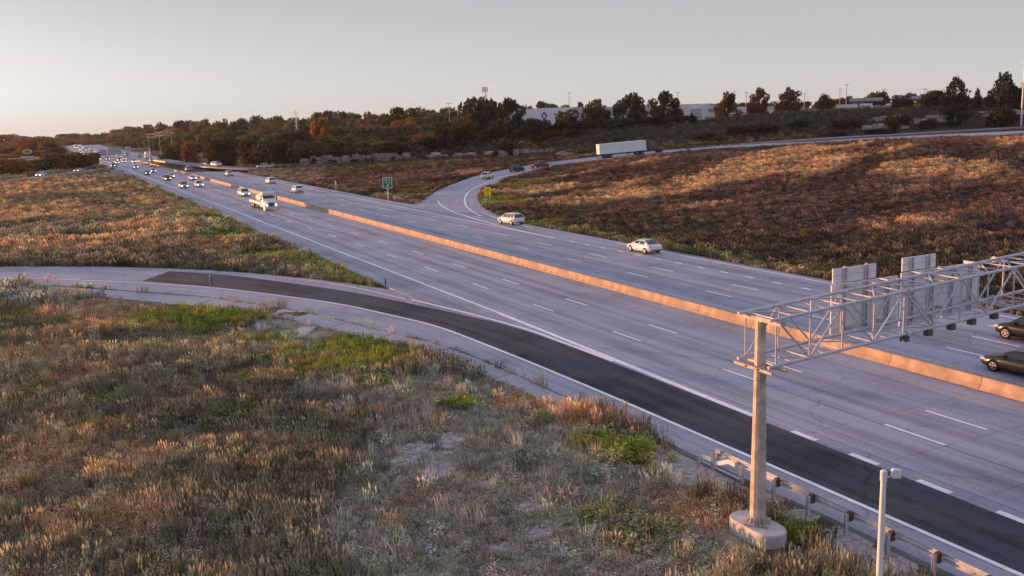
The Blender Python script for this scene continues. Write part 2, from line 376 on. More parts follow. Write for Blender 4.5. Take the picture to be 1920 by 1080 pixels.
SUN_DRIFT = [(1480, 308, 22, 1), (1400, 318, 16, 1), (1560, 300, 16, 1), (1320, 322, 14, .8), (1100, 345, 16, .9), (1020, 362, 12, .9), (1180, 335, 14, .7), (1500, 430, 10, .9), (1560, 450, 9, .9), (1450, 405, 10, .7), (1600, 410, 9, .8), (1740, 318, 12, .9), (1740, 402, 5, .9), (1840, 300, 14, .6), (1250, 375, 10, .5), (1380, 430, 6, .5)]  # orange streaks of grazing sun put into the loop field colour
def blob3(x, y, pts):
    r = np.zeros(np.shape(x))
    for (px, py, rad, k) in pts:
        c = at(px, py, 3.0 if py < 340 else 1.6); r = np.maximum(r, k*np.clip(1.3-((x-c.x)**2+(y-c.y)**2)**.5/rad, 0, 1))
    return np.clip(r, 0, 1)
def flora(x, y):
    s = x-hwx(y)
    n1 = fbm(x/7, y/7, 21); n2 = fbm(x/2.5, y/2.5, 22, 3); n3 = fbm(x/22+3, y/14, 23)
    g = blob(x, y, GREEN); o = blob(x, y, SUN_ORANGE); r = blob(x, y, STONE); h = blob(x, y, SHORT)
    g = sstep(.25, .8, g*(0.55+n2*.9)); o = sstep(.2, .8, o*(0.5+n2)); r = sstep(.30, .55, r*(.35+n2*1.2)); h = sstep(.15, .5, h*(0.6+n1*.8))
    # right field inside the loop: orange drifts with grazing sun coloured in along the slope, dull grey-brown between; mown green along the kerb
    rf = sstep(63, 66, s)*(y < 330)
    d = (s-63)
    rr = np.hypot(x, y); inside = sstep(262, 252, rr)
    band = fbm((x+y*.25)/26, (y-x*.35)/8, 31, 4)*.75 + blob3(x, y, SUN_DRIFT)*.24
    o = np.maximum(o, rf*inside*sstep(9, 20, d)*sstep(.46, .62, band)*(1-g))
    edge = rf*sstep(5.5, 2.0, d+n2*2)
    g = np.maximum(g, edge*.8*(y < 160))
    # left field between the ramps: low sun's orange put into the grass colour
    lf = (s < 28.6)*(y > 84)
    o = np.maximum(o, .8*lf*sstep(.46, .64, fbm(x/13, y/24, 33, 5))*sstep(28.6, 20, s)*(1-g))
    g = np.maximum(g, lf*sstep(20, 27, s)*sstep(.4, .65, n1)*.6*sstep(300, 150, y))
    return g, o, r, h, n1, n2, n3
def tint_of(x, y):
    g, o, r, h, n1, n2, n3 = flora(x, y)
    base = np.stack([.180+.12*n1, .153+.105*n1, .116+.077*n1], -1)*(0.45+1.1*n3)[..., None]
    og = np.stack([.52+.18*n2, .335+.12*n2, .19+.06*n2], -1)
    gr = np.stack([.19+.26*n2, .26+.20*n2, .060+.03*n2], -1)
    st = np.stack([.50+.18*n2, .455+.17*n2, .36+.15*n2], -1)
    base = base*(1+(x < 28.6)[..., None]*np.array([.16, .22, .06]))
    c = base*(1-h[..., None]*.8) + (st*.85+np.array([0, .012, 0]))*h[..., None]*.8
    rr = np.hypot(x, y); bank = sstep(256, 262, rr)*sstep(150, 40, x*0+rr-262)*(x > .28*y)  # scrub is dark; the slope's shade is put into its colour too
    low = sstep(64, 70, x)*sstep(40, 14, x-63)*(y < 140)              # darker brown tint on the lower half of the loop field
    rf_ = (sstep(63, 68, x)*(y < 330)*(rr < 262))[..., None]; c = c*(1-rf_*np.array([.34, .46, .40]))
    dk = np.maximum(bank, .75*low)[..., None]
    c = c*(1-dk) + np.stack([.085+.07*n2, .076+.06*n2, .050+.035*n2], -1)*dk
    o = o*(1-.55*low)*(1-bank)
    c = c*(1-o[..., None]) + og*o[..., None]
    c = c*(1-g[..., None]) + gr*g[..., None]
    return c, g, o, r, h

gx = lines([(-6000, -1200, 8), (-1200, -260, 16), (-260, -40, 50), (-40, 30, 175), (30, 64, 24), (64, 130, 50), (130, 320, 76), (320, 900, 50), (900, 6000, 14)])
gy = lines([(-400, 0, 10), (0, 14, 8), (14, 105, 220), (105, 220, 90), (220, 420, 80), (420, 800, 40), (800, 1700, 22), (1700, 9000, 10)])
GX, GY = np.meshgrid(gx, gy); x_, y_ = GX.ravel(), GY.ravel()
z_ = terrain(x_, y_)
rr_ = np.hypot(x_, y_); far = sstep(1750, 4000, rr_); z_ = z_*(1-far) - 95*sstep(1700, 7500, rr_)
nx, ny = len(gx), len(gy)
idx = np.arange(nx*ny).reshape(ny, nx)
quads = np.stack([idx[:-1, :-1], idx[:-1, 1:], idx[1:, 1:], idx[1:, :-1]], -1).reshape(-1, 4)
me = bpy.data.meshes.new('ground')
me.vertices.add(len(x_)); me.vertices.foreach_set('co', np.stack([x_, y_, z_], 1).ravel())
me.loops.add(quads.size); me.loops.foreach_set('vertex_index', quads.ravel())
me.polygons.add(len(quads)); me.polygons.foreach_set('loop_start', np.arange(0, quads.size, 4)); me.polygons.foreach_set('loop_total', np.full(len(quads), 4))
me.polygons.foreach_set('use_smooth', np.ones(len(quads), bool))
me.update()
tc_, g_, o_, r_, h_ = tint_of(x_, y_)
a = me.attributes.new('soil', 'FLOAT_COLOR', 'POINT'); a.data.foreach_set('color', np.c_[tc_*(.36+.5*h_)[:, None], np.ones(len(x_))].ravel())  # soil colour lowered to deepen the shade between tufts
a = me.attributes.new('stone', 'FLOAT', 'POINT'); a.data.foreach_set('value', r_)
def ground_material():
    m = bpy.data.materials.new('ground_soil'); m.use_nodes = True; t = m.node_tree; b = t.nodes['Principled BSDF']; n = t.nodes.new; L = t.links.new
    b.inputs['Roughness'].default_value = 0.95; b.inputs['Specular IOR Level'].default_value = 0.1
    a = n('ShaderNodeAttribute'); a.attribute_name = 'soil'; s = n('ShaderNodeAttribute'); s.attribute_name = 'stone'
    tc = n('ShaderNodeTexCoord')
    n1 = n('ShaderNodeTexNoise'); n1.inputs['Scale'].default_value = 2.6; n1.inputs['Detail'].default_value = 8; n1.inputs['Roughness'].default_value = .7; L(tc.outputs['Object'], n1.inputs['Vector'])
    n2 = n('ShaderNodeTexVoronoi'); n2.inputs['Scale'].default_value = 7; L(tc.outputs['Object'], n2.inputs['Vector'])
    r = n('ShaderNodeMapRange'); r.inputs[1].default_value = .3; r.inputs[2].default_value = .7; r.inputs[3].default_value = .35; r.inputs[4].default_value = 1.5; L(n1.outputs[0], r.inputs[0])
    m1 = n('ShaderNodeMix'); m1.data_type = 'RGBA'; m1.blend_type = 'MULTIPLY'; m1.inputs[0].default_value = 1; L(a.outputs['Color'], m1.inputs[6]); L(r.outputs[0], m1.inputs[7])
    rk = n('ShaderNodeValToRGB'); rk.color_ramp.elements[0].color = (.23, .20, .19, 1); rk.color_ramp.elements[1].color = (.52, .48, .46, 1); L(n2.outputs['Color'], rk.inputs[0])
    q = n('ShaderNodeMath'); q.operation = 'ADD'; L(s.outputs['Fac'], q.inputs[0])
    r2 = n('ShaderNodeMapRange'); r2.inputs[1].default_value = .3; r2.inputs[2].default_value = .7; r2.inputs[3].default_value = -.35; r2.inputs[4].default_value = .35; L(n1.outputs[0], r2.inputs[0]); L(r2.outputs[0], q.inputs[1])
    r3 = n('ShaderNodeMapRange'); r3.inputs[1].default_value = .45; r3.inputs[2].default_value = .65; L(q.outputs[0], r3.inputs[0])
    m2 = n('ShaderNodeMix'); m2.data_type = 'RGBA'; L(r3.outputs[0], m2.inputs[0]); L(m1.outputs[2], m2.inputs[6]); L(rk.outputs[0], m2.inputs[7])
    L(m2.outputs[2], b.inputs['Base Color'])
    bp = n('ShaderNodeBump'); bp.inputs['Strength'].default_value = .6; bp.inputs['Distance'].default_value = .15; L(n1.outputs[0], bp.inputs['Height']); L(bp.outputs[0], b.inputs['Normal'])
    return m
me.materials.append(ground_material())
tag(link('ground', me), 'rough grassy ground rolling from the verge to the wooded hill', None, None, 'structure')

# ------------------------------------------------------------------ roads
def strip(name, A, B, matl, parent=None, dz=0.0, thick=0.5, nseg=1, u=None):
    """a solid strip between two edge lines; uv 'along' holds metres across and along"""
    A, B = np.asarray(A, float), np.asarray(B, float); n = len(A)
    d = np.r_[0, np.cumsum(np.linalg.norm(np.diff((A+B)/2, axis=0), axis=1))]
    vs, fs, uvs = [], [], []
    for i in range(n):
        for k in range(nseg+1):
            p = A[i]*(1-k/nseg)+B[i]*k/nseg; vs.append((p[0], p[1], p[2]+dz))
    W = nseg+1
    for i in range(n-1):
        for k in range(nseg): fs.append((i*W+k, i*W+k+1, (i+1)*W+k+1, (i+1)*W+k))
    if thick:
        b = len(vs)
        for i in range(n):
            for P in (A, B): vs.append((P[i][0], P[i][1], P[i][2]+dz-thick))
        for i in range(n-1):
            fs.append((i*W, (i+1)*W, b+2*(i+1), b+2*i)); fs.append((i*W+nseg, b+2*i+1, b+2*(i+1)+1, (i+1)*W+nseg))
        fs.append((0, b, b+1, nseg)); fs.append(((n-1)*W, (n-1)*W+nseg, b+2*n-1, b+2*n-2))
    me = bpy.data.meshes.new(name); me.from_pydata(vs, [], fs); me.materials.append(matl)
    bm = bmesh.new(); bm.from_mesh(me); bmesh.ops.recalc_face_normals(bm, faces=bm.faces[:]); bm.to_mesh(me); bm.free()
    if sum(p.normal.z*p.area for p in me.polygons) < 0: me.flip_normals()
    uv = me.uv_layers.new(name='along'); wid = np.linalg.norm(B-A, axis=1).mean()
    co = np.array([v.co[:] for v in me.vertices])
    for l in me.loops:
        vi = l.vertex_index
        if vi < n*W: uv.data[l.index].uv = ((u[0] + (u[1]-u[0])*(vi % W)/nseg) if u else (vi % W)/nseg*wid, d[vi//W])
    o = link(name, me, parent)
    return o
concrete = pavement('highway_concrete', (.335, .345, .415), (.135, .135, .165), lanes=[(35.83+1.83, 3.655, .95, .80), (35.83, 3.655, .10, .62)], streak=.27, patchy=.16)
ramp_conc = pavement('ramp_concrete', (.34, .345, .40), (.15, .15, .18), streak=.15)
shoulder_conc = pavement('shoulder_concrete', (.38, .38, .42), (.18, .175, .195), streak=.12)
asphalt = pavement('fresh_asphalt', (.066, .069, .082), (.026, .027, .033), streak=.42, patchy=.40, rough=.85)
asphalt.node_tree.nodes['Principled BSDF'].inputs['Specular IOR Level'].default_value = .25
old_asph = pavement('worn_asphalt', (.22, .21, .23), (.10, .095, .11), streak=.15)
white_paint = mat('white_paint', (.88, .88, .90), .5, noise=.10, nscale=2.2)
yellow_paint = mat('yellow_paint', (.50, .36, .10), .6, noise=.25, nscale=2)
joint_mat = mat('joint_filler', (.045, .042, .045), .8)

Ys = list(np.arange(-60, 70, 10)) + [75.9, 76.1, 84] + list(np.arange(90, 300, 10)) + list(np.arange(300, 1130, 25))
hA = np.array([(np.interp(Y, [-60, 60, 83, 90, 2000], [26.2, 26.2, 29.0, 28.6, 28.2])+hw_shift(Y) if Y > 82 else 26.9, Y, 0.05) for Y in Ys])
hA[:, 0] = [(27.6 if Y < 76 else 28.6)+hw_shift(Y) for Y in Ys]
hB = np.array([(63.0 if Y < 165 else 61.6)+hw_shift(Y) for Y in Ys]); hB = np.stack([hB, Ys, np.full(len(Ys), .05)], 1)
hw = strip('highway', hA, hB, concrete, nseg=8, u=None)
uvl = hw.data.uv_layers['along']
for l in hw.data.loops:
    c = hw.data.vertices[l.vertex_index].co; uvl.data[l.index].uv = (c.x-hw_shift(c.y), c.y)
tag(hw, 'wide pale concrete highway with seven lanes split by a barrier', None, None, 'structure')

PZ = 0.055
def flat_quad_mesh(name, w, l):
    m = MB(); m.add([(-w/2, -l/2, 0), (w/2, -l/2, 0), (w/2, l/2, 0), (-w/2, l/2, 0)], [(0, 1, 2, 3)]); return m.mesh(name, white_paint, fix=False)
dash = flat_quad_mesh('lane_dash', .19, 3.5); sdash = flat_quad_mesh('short_dash', .27, 1.1)
for X, ph, me_ in ((35.95, 66.0, dash), (39.36, 66.4, dash), (51.05, 74.45, dash), (54.85, 75.5, dash)):
    k0 = -5
    for k in range(k0, 36):
        Y = ph + 12.192*k
        if Y < 5: continue
        link('lane_dash', me_, hw, (X, Y, PZ))
for k in range(-14, 14):                               # dotted line of the exit lane
    Y = 92.2+3.62*k
    if Y < 103: link('lane_dash', sdash, hw, (58.48, Y, PZ))
for k in range(0, 24):
    link('lane_dash', dash, hw, (58.48, 172+12.192*k, PZ)) if k < 0 else None
def line(name, pts, w, parent, matl=white_paint, n=None, dz=PZ):
    P = resample(pts, n or max(8, len(pts)*5)) if len(pts) > 2 else np.array([tuple(p) for p in pts])
    return strip(name, offset_line(P, -w/2), offset_line(P, w/2), matl, parent, dz, 0)
V = Vector
def far_line(x, y0, y1): return [V((x+hw_shift(Y), Y, 0)) for Y in np.linspace(y0, y1, 30)]
line('edge_line', far_line(32.06, 66, 1000), .24, hw)
line('edge_line', [V((32.0, 66, 0)), V((31.92, 58, 0)), V((31.75, 50, 0)), V((31.55, 40, 0)), V((31.5, 34.5, 0))], .40, hw)
line('edge_line', far_line(43.12, 5, 1000), .13, hw, yellow_paint)
line('edge_line', far_line(47.4, 5, 1000), .13, hw, yellow_paint)
line('edge_line', [V((61.9, 5, 0)), V((61.9, 60, 0)), V((61.9, 100, 0))], .22, hw)
line('edge_line', far_line(58.45, 104, 1000), .24, hw)
for k in range(0, 8):                                  # wide dotted line closing the entrance lane
    Y = 32.0-3.66*k; link('lane_dash', flat_quad_mesh('wide_dash', .34, 1.6) if k == 0 else bpy.data.meshes['wide_dash'], hw, (31.5, Y, PZ))

rp = strip('entrance_ramp', RO, RI, ramp_conc, dz=.035, nseg=3)
tag(rp, 'curved concrete entrance ramp joining the highway in the foreground', None, None, 'structure')
outer = poly([(-260, 530), (-120, 525), (0, 522), (120, 525), (240, 530), (400, 540), (500, 552), (640, 571), (820, 612), (980, 675), (1140, 742), (1300, 812)]) + [V((27.55, 28, 0)), V((27.7, 18, 0)), V((27.8, 5, 0))]
inner = poly([(-260, 508), (-120, 505), (0, 503.5), (200, 504), (330, 507), (460, 514), (560, 524), (640, 535), (715, 551), (775, 566)]) 
inner2 = [V((28.2, 76, 0)), at(830, 577), at(893, 592), at(1000, 622), V((31.3, 55, 0)), V((31.45, 48, 0))]
# dark overlay on the ramp lane
dk_o = [p + V((.12, 0, 0)) for p in poly([(265, 527.5), (330, 533), (400, 539), (500, 551), (640, 570), (820, 611), (980, 674), (1140, 741), (1300, 811)])] + [V((27.65, 28, 0)), V((27.8, 18, 0)), V((27.9, -20, 0))]
dk_i = poly([(318, 509.5), (400, 514), (460, 520), (560, 534), (640, 545), (720, 560), (800, 577), (893, 597)]) + [V((30.9, 60, 0)), V((31.25, 50, 0)), V((31.3, 40, 0)), V((31.3, 28, 0)), V((31.3, -20, 0))]
o = strip('asphalt_overlay', resample(dk_o, 70), resample(dk_i, 70), asphalt, rp, .054, 0, nseg=3); o['label'] = 'fresh dark asphalt laid over the ramp lane'
line('edge_line', outer, .23, rp, n=80, dz=.060)
line('edge_line', inner, .18, rp, n=50, dz=.060)
line('edge_line', inner2, .28, rp, n=40, dz=.062)
# concrete apron slabs beside the ramp shoulder, a recessed joint between them
ap_in = resample(poly([(60, 535), (130, 538.5), (240, 546.5), (400, 558.5), (553, 582.5), (620, 596.5), (837, 650), (900, 674), (965, 703), (1060, 746), (1137, 776.5)]), 120)
ap_out = resample(poly([(60, 540), (130, 548), (240, 562), (400, 577), (540, 597), (600, 613), (800, 660), (870, 690), (940, 718), (1040, 757), (1125, 779)]), 120)
cuts = [0, 14, 28, 40, 51, 61, 70, 80, 91, 104, 119]
for a0, a1 in zip(cuts[:-1], cuts[1:]):
    A, B = ap_in[a0:a1+1].copy(), ap_out[a0:a1+1].copy()
    for Q in (A, B):
        Q[0] = Q[0]*.9+Q[1]*.1; Q[-1] = Q[-1]*.9+Q[-2]*.1
    jit = (fbm(np.arange(a0, a1+1)/2.3, np.full(len(A), 7.7), 9)-.5)[:, None]*(A-B)*.35
    o = strip('paving_slab', A, B+jit, shoulder_conc, rp, .02+rnd.uniform(-.012, .012), .4, 2)

lp = strip('exit_ramp', LI, LO, ramp_conc, dz=.035, nseg=4)
tag(lp, 'curved concrete loop ramp climbing away behind the field', None, None, 'structure')
line('edge_line', poly([(1040, 447.5), (960, 430), (900, 414), (850, 398), (828, 387), (820, 377), (830, 365), (850, 353)]), .34, lp, n=60, dz=.062)
lin = LI + (LO-LI)*.26; line('edge_line', [V(p) for p in lin[5:60:3]], .32, lp, n=80, dz=.060)
line('edge_line', poly([(1000, 428.5), (960, 418.5), (930, 409), (900, 397)]), .28, lp, n=20, dz=.061)
lou = LI + (LO-LI)*.9; line('edge_line', [V(p) for p in lou[22:88:3]], .18, lp, n=80, dz=.060)
fr = strip('frontage_road', offset_line(FC, -2.9), offset_line(FC, 2.9), old_asph, dz=.04, nseg=2)
tag(fr, 'narrow grey frontage road along the foot of the bank', None, None, 'structure')
lr = strip('side_ramp', offset_line(LC, -3.4), offset_line(LC, 3.4), ramp_conc, dz=.04, nseg=2)
tag(lr, 'narrow ramp curving in from the left to the highway', None, None, 'structure')
line('edge_line', [V(p) for p in offset_line(LC, 2.5)[::4]], .2, lr, n=30, dz=.065)
line('edge_line', [V(p) for p in offset_line(LC, -2.7)[::4]], .2, lr, n=30, dz=.065)

# ------------------------------------------------------------------ median barrier
bar_conc = mat('barrier_concrete', (.40, .275, .19), .85, noise=.32, nscale=1.1, bump=.1)
bt = thing('median_barrier', 'long concrete median barrier between the two carriageways', 'barrier', (44.95, 0, 0))
def barrier_mesh(L):
    prof = [(-.30, 0), (-.30, .08), (-.17, .26), (-.095, .66), (-.085, .68), (.085, .68), (.095, .66), (.17, .26), (.30, .08), (.30, 0)]
    m = MB(); m.loft([[(x, y, z) for x, z in prof] for y in (0.0, L-.035)], sm=False); return m.mesh('barrier_segment', bar_conc)
near_m, far_m = barrier_mesh(6.1), barrier_mesh(30.5)
Y = 2.0
while Y < 430: link('barrier_segment', near_m, bt, (0, Y, .05)); Y += 6.1
while Y < 850: link('barrier_segment', far_m, bt, (0, Y, .05)); Y += 30.5

# ------------------------------------------------------------------ steel
galv = mat('galvanised_steel', (.50, .50, .54), .5, .15, noise=.16, nscale=5)
galv2 = mat('weathered_galvanised', (.46, .40, .35), .65, .1, noise=.38, nscale=2.2)
alu = mat('aluminium_sheet', (.70, .70, .73), .5, .05, noise=.08, nscale=3)
dark_steel = mat('dark_steel', (.08, .08, .085), .6)
conc2 = mat('footing_concrete', (.50, .47, .45), .85, noise=.22, nscale=2.5, bump=.2)
wood = mat('treated_wood', (.115, .06, .045), .85, noise=.25, nscale=6)
white_metal = mat('white_metal', (.72, .72, .73), .45, noise=.06)

def gantry():
    g = thing('sign_gantry', 'galvanised truss sign gantry on a tapered post reaching over the highway', 'sign gantry', (22.5, 25.1, 0))
    gzr = gz(22.5, 25.1)
    Yc = 0.0; hwid = .8
    # footing: round-ended block
    m = MB(); R, hl = .62, .62
    ring = [(R*math.cos(a), hl*(1 if math.sin(a) > 1e-6 else -1)*(1 if abs(math.sin(a)) > 1e-6 else 0)+R*math.sin(a)) for a in np.linspace(0, 2*math.pi, 28, endpoint=False)]
    ring = []
    for k in range(15): a = math.pi*k/14; ring.append((R*math.cos(a), hl+R*math.sin(a)))
    for k in range(15): a = math.pi+math.pi*k/14; ring.append((R*math.cos(a), -hl+R*math.sin(a)))
    m.loft([[(x*s, y*(1+(s-1)*.5), z) for x, y in ring] for z, s in ((-1.3, 1.02), (.36, 1.0), (.42, .96))], sm=False)
    part('footing', m, conc2, g)
    m = MB(); rot = Matrix.Rotation(math.radians(40), 4, 'Z'); m.box(-.42, .42, -.42, .42, .44, .50, 0, rot)
    bp = part('base_plate', m, galv2, g)
    m = MB(); m.tube([(0, 0, .42), (0, 0, .58)], .025, 6); bm_ = m.mesh('anchor_bolt', galv)
    for k in range(8):
        a = math.radians(40)+k*math.pi/4; link('anchor_bolt', bm_, bp, (math.cos(a)*.36, math.sin(a)*.36, 0))
    gus = MB()
    gus.add([(.2, -.012, .5), (.43, -.012, .5), (.2, -.012, .92), (.2, .012, .5), (.43, .012, .5), (.2, .012, .92)], [(0, 1, 2), (5, 4, 3), (0, 3, 4, 1), (1, 4, 5, 2), (2, 5, 3, 0)])
    gm = gus.mesh('gusset', galv2)
    for k in range(12): link('gusset', gm, g, rz=k*math.pi/6)
    m = MB(); m.tube([(0, 0, .5), (0, 0, 8.12)], [.305, .185], 12, sm=False); part('post', m, galv2, g)
    # saddle beams carrying the chords
    m = MB(); m.box(-.14, .14, -1.15, 1.0, 8.12, 8.2); m.box(-.11, .11, -1.1, .98, 8.2, 8.26); part('saddle_beam', m, galv2, g)
    m = MB(); m.box(-.38, -.27, -1.0, .98, 6.38, 6.48); m.box(.27, .38, -1.0, .98, 6.38, 6.48); m.box(-.38, .38, -.36, -.28, 6.36, 6.5); m.box(-.38, .38, .28, .36, 6.36, 6.5); part('lower_bracket', m, galv2, g)
    # box truss
    x0, x1 = -.35, 46.0
    def zt(x): return 8.30+.044*min(x, 22)-.044*max(0, x-24)
    def zb(x): return zt(x)-1.68
    for y in (-hwid, hwid):
        for zf in (zt, zb):
            xs = np.linspace(x0, x1, 8)
            m = MB(); m.tube([(x, y, zf(x)) for x in (x0, 6.5, 14, 22, 24, 30, 38, x1)], .062, 8); ch = part('chord', m, galv, g)
            for xf in (6.55, 13.6, 20.6, 27.6):
                fl = MB(); fl.tube([(xf-.05, y, zf(xf)), (xf+.05, y, zf(xf))], .135, 10); part('flange', fl, galv, ch)
    n = 29; pl = (x1-x0-.4)/n
    for i in range(n+1):
        x = x0+.35+i*pl
        for y in (-hwid, hwid):
            m = MB(); m.tube([(x, y, zb(x)), (x, y, zt(x))], .034, 6); part('vertical_strut', m, galv, g)
        for zf in (zt, zb):
            m = MB(); m.tube([(x, -hwid, zf(x)), (x, hwid, zf(x))], .030, 6); part('cross_strut', m, galv, g)
        if i < n:
            xa, xb = x, x+pl
            for y in (-hwid, hwid):
                up = (i % 2 == 0)
                if i > 17: up = not up
                a_, b_ = ((xa, y, zt(xa)), (xb, y, zb(xb))) if up == (y < 0) or y < 0 and up else ((xa, y, zb(xa)), (xb, y, zt(xb)))
                m = MB(); m.tube([a_, b_], .042, 6); part('diagonal_brace', m, galv, g)
            for zf in (zt, zb):
                s = 1 if i % 2 else -1
                m = MB(); m.tube([(xa, -hwid*s, zf(xa)), (xb, hwid*s, zf(xb))], .028, 6); part('plan_brace', m, galv, g)
                m = MB(); xm = (xa+xb)/2; m.tube([(xm, -hwid, zf(xm)), (xm, hwid, zf(xm))], .022, 5); part('cross_strut', m, galv, g)
    # sign panels hung on the far side, seen from the back
    def panel(xa, xb, z0, z1, y=1.42):
        m = MB(); k = max(2, round((z1-z0)/.3)); dzp = (z1-z0)/k
        for j in range(k): m.box(xa, xb, y, y+.045, z0+j*dzp+.006, z0+(j+1)*dzp-.006)
        m.box(xa+.02, xb-.02, y+.045, y+.055, z0+.01, z1-.01)
        p = part('sign_panel', m, alu, g)
        nb = max(2, round((xb-xa)/1.15))
        for j in range(nb):
            xx = xa+(xb-xa)*(j+.5)/nb
            b = MB(); b.box(xx-.10, xx-.06, y-.085, y, z0, z1); b.box(xx+.06, xx+.10, y-.085, y, z0, z1)
            for q in range(int((z1-z0)/.3)+1): b.box(xx-.06, xx+.06, y-.07, y-.02, z0+.05+q*.28, z0+.10+q*.28)
            part('sign_bracket', b, galv, p)
    panel(4.85, 8.5, 6.55, 8.66); panel(4.9, 7.25, 8.70, 9.30)
    panel(8.72, 13.5, 6.15, 8.74); panel(8.75, 10.72, 8.78, 9.36)
    for x in (5.6, 7.4, 9.3, 10.8, 12.4):
        for zf in (zt, zb):
            m = MB(); m.box(x-.05, x+.05, hwid, 1.34, zf(x)-.06, zf(x)+.06); part('hanger_arm', m, galv, g)
    for x in (6.45, 7.75, 9.05, 10.25, 11.6):
        m = MB(); m.box(x-.13, x+.13, -.90, -.66, zb(x)-.29, zb(x)-.065); part('light_box', m, dark_steel, g)
    m = MB(); m.loft([[(x, -.35, zb(x)-.2), (x, .35, zb(x)-.2), (x, .35, zb(x)-.14), (x, -.35, zb(x)-.14)] for x in (6.3, 11.8)], sm=False); part('catwalk', m, alu, g)
    m = MB(); m.box(13.6, 13.75, -.95, .95, 6.9, 7.05); m.box(13.6, 13.75, -.95, -.85, 6.9, 9.4); part('hanger_frame', m, galv, g)
    # far support beyond the westbound lanes
    m = MB(); m.tube([(44.5, 0, 0), (44.5, 0, 7.3)], [.285, .225], 12, sm=False); part('post', m, galv2, g)
gantry()

def guardrail():
    g = thing('guardrail', 'galvanised guardrail with wooden blockouts below the sign gantry', 'guardrail', (25.25, 24, 0))
    X = 0.0
    post = MB(); post.box(-.075, .075, -.05, -.04, -.9, .78); post.box(-.075, .075, .04, .05, -.9, .78); post.box(-.006, .006, -.04, .04, -.9, .78)
    pm = post.mesh('post', galv)
    bk = MB(); bk.box(.08, .28, -.075, .075, .46, .82); bm_ = bk.mesh('blockout', wood)
    ys = [5.16-1.905*k for k in range(-1, 14)]
    for i, y in enumerate(ys):
        xo = -.02 if y > 5 else 0
        p = link('post', pm, g, (xo, y, 0))
        if i > 1: link('blockout', bm_, p, (0, 0, 0))
    prof = [(.29, .50), (.33, .53), (.37, .55), (.37, .59), (.30, .645), (.30, .675), (.37, .73), (.37, .77), (.33, .79), (.29, .82)]
    def rail(y0, y1, dx0=0, dx1=0, dz0=0, dz1=0):
        m = MB(); th = .012
        r = [[(x+dx, y, z+dz) for x, z in prof] + [(x+dx-th, y, z+dz) for x, z in reversed(prof)] for y, dx, dz in ((y0, dx0, dz0), (y1, dx1, dz1))]
        m.loft(r, sm=False); return part('rail_beam', m, galv, g)
    yy = ys[0]+.1
    for k in range(7): rail(yy, yy-3.9, 0, 0); yy -= 3.81
    # end terminal: upright head, ground strut and the twisted anchor strap
    m = MB(); m.box(.22, .40, 7.1, 7.22, .08, .80); m.box(.22, .40, 6.9, 7.1, .66, .80); part('end_post', m, galv, g)
    m = MB(); m.tube([(.0, 7.9, .08), (.0, 5.2, .10)], .05, 6); m.box(-.1, .06, 7.85, 8.0, 0, .32); part('ground_strut', m, galv, g)
    m = MB()
    path = [((-.05, 7.75), .34), ((.02, 7.1), .32), ((.04, 6.9), .26), ((.05, 6.1), .62), ((.05, 5.7), .60)]
    m.loft([[(x-.02, y, z-.1), (x+.02, y, z-.1), (x+.02, y, z+.1), (x-.02, y, z+.1)] for (x, y), z in path], sm=False)
    part('anchor_strap', m, white_metal, g)
guardrail()

def sensor_pole():
    g = thing('sensor_pole', 'slim white pole with a square sensor at its top', 'pole', (22.55, 19.5, 0), math.radians(-35))
    m = MB(); m.tube([(0, 0, -.4), (0, 0, 3.9), (.012, 0, 4.2)], [.115, .085, .082], 12); part('pole', m, white_metal, g)
    m = MB(); m.tube([(0, 0, 4.0), (0, 0, 4.32)], .105, 12); m.tube([(0, 0, 4.32), (0, 0, 4.36)], [.10, .06], 12); c = part('cap', m, white_metal, g)
    m = MB(); m.tube([(0.05, 0, 4.13), (.2, 0, 4.14), (.26, 0, 4.2)], .03, 6); part('arm', m, galv, g)
    m = MB()
    def rr(w, h, y, r=.05):
        o = []
        for cx_, cz_, a0 in ((w-r, h-r, 0), (-w+r, h-r, 90), (-w+r, -h+r, 180), (w-r, -h+r, 270)):
            for k in range(4): a = math.radians(a0+k*30); o.append((.37+cx_+r*math.cos(a), y, 4.25+cz_+r*math.sin(a)))
        return o
    m.loft([rr(.12, .13, -.07), rr(.145, .155, -.05), rr(.145, .155, .04), rr(.12, .13, .06)]); s = part('sensor', m, white_metal, g)
    m = MB(); m.box(.30, .44, -.076, -.071, 4.18, 4.32); part('sensor_face', m, alu, s)
sensor_pole()

def text_part(body, parent, size, loc, matl, rx=math.pi/2, name='lettering', ext=.004):
    cu = bpy.data.curves.new(name, 'FONT'); cu.body = body; cu.size = size; cu.align_x = 'CENTER'; cu.align_y = 'CENTER'; cu.extrude = ext
    cu.materials.append(matl)
    tmp = bpy.data.objects.new('tmp', cu); me = bpy.data.meshes.new_from_object(tmp); me.name = name
    bpy.data.objects.remove(tmp); bpy.data.curves.remove(cu)
    o = link(name, me, parent, loc); o.rotation_euler = (rx, 0, 0); return o
sign_green = mat('sign_green', (.012, .16, .085), .45)
sign_yellow = mat('sign_yellow', (.95, .72, .0), .5)
sign_orange = mat('sign_symbol', (.55, .13, .01), .5)
sign_white = mat('sign_white', (.80, .80, .80), .45)
sign_back = mat('sign_back', (.42, .42, .43), .5, .2, noise=.1)

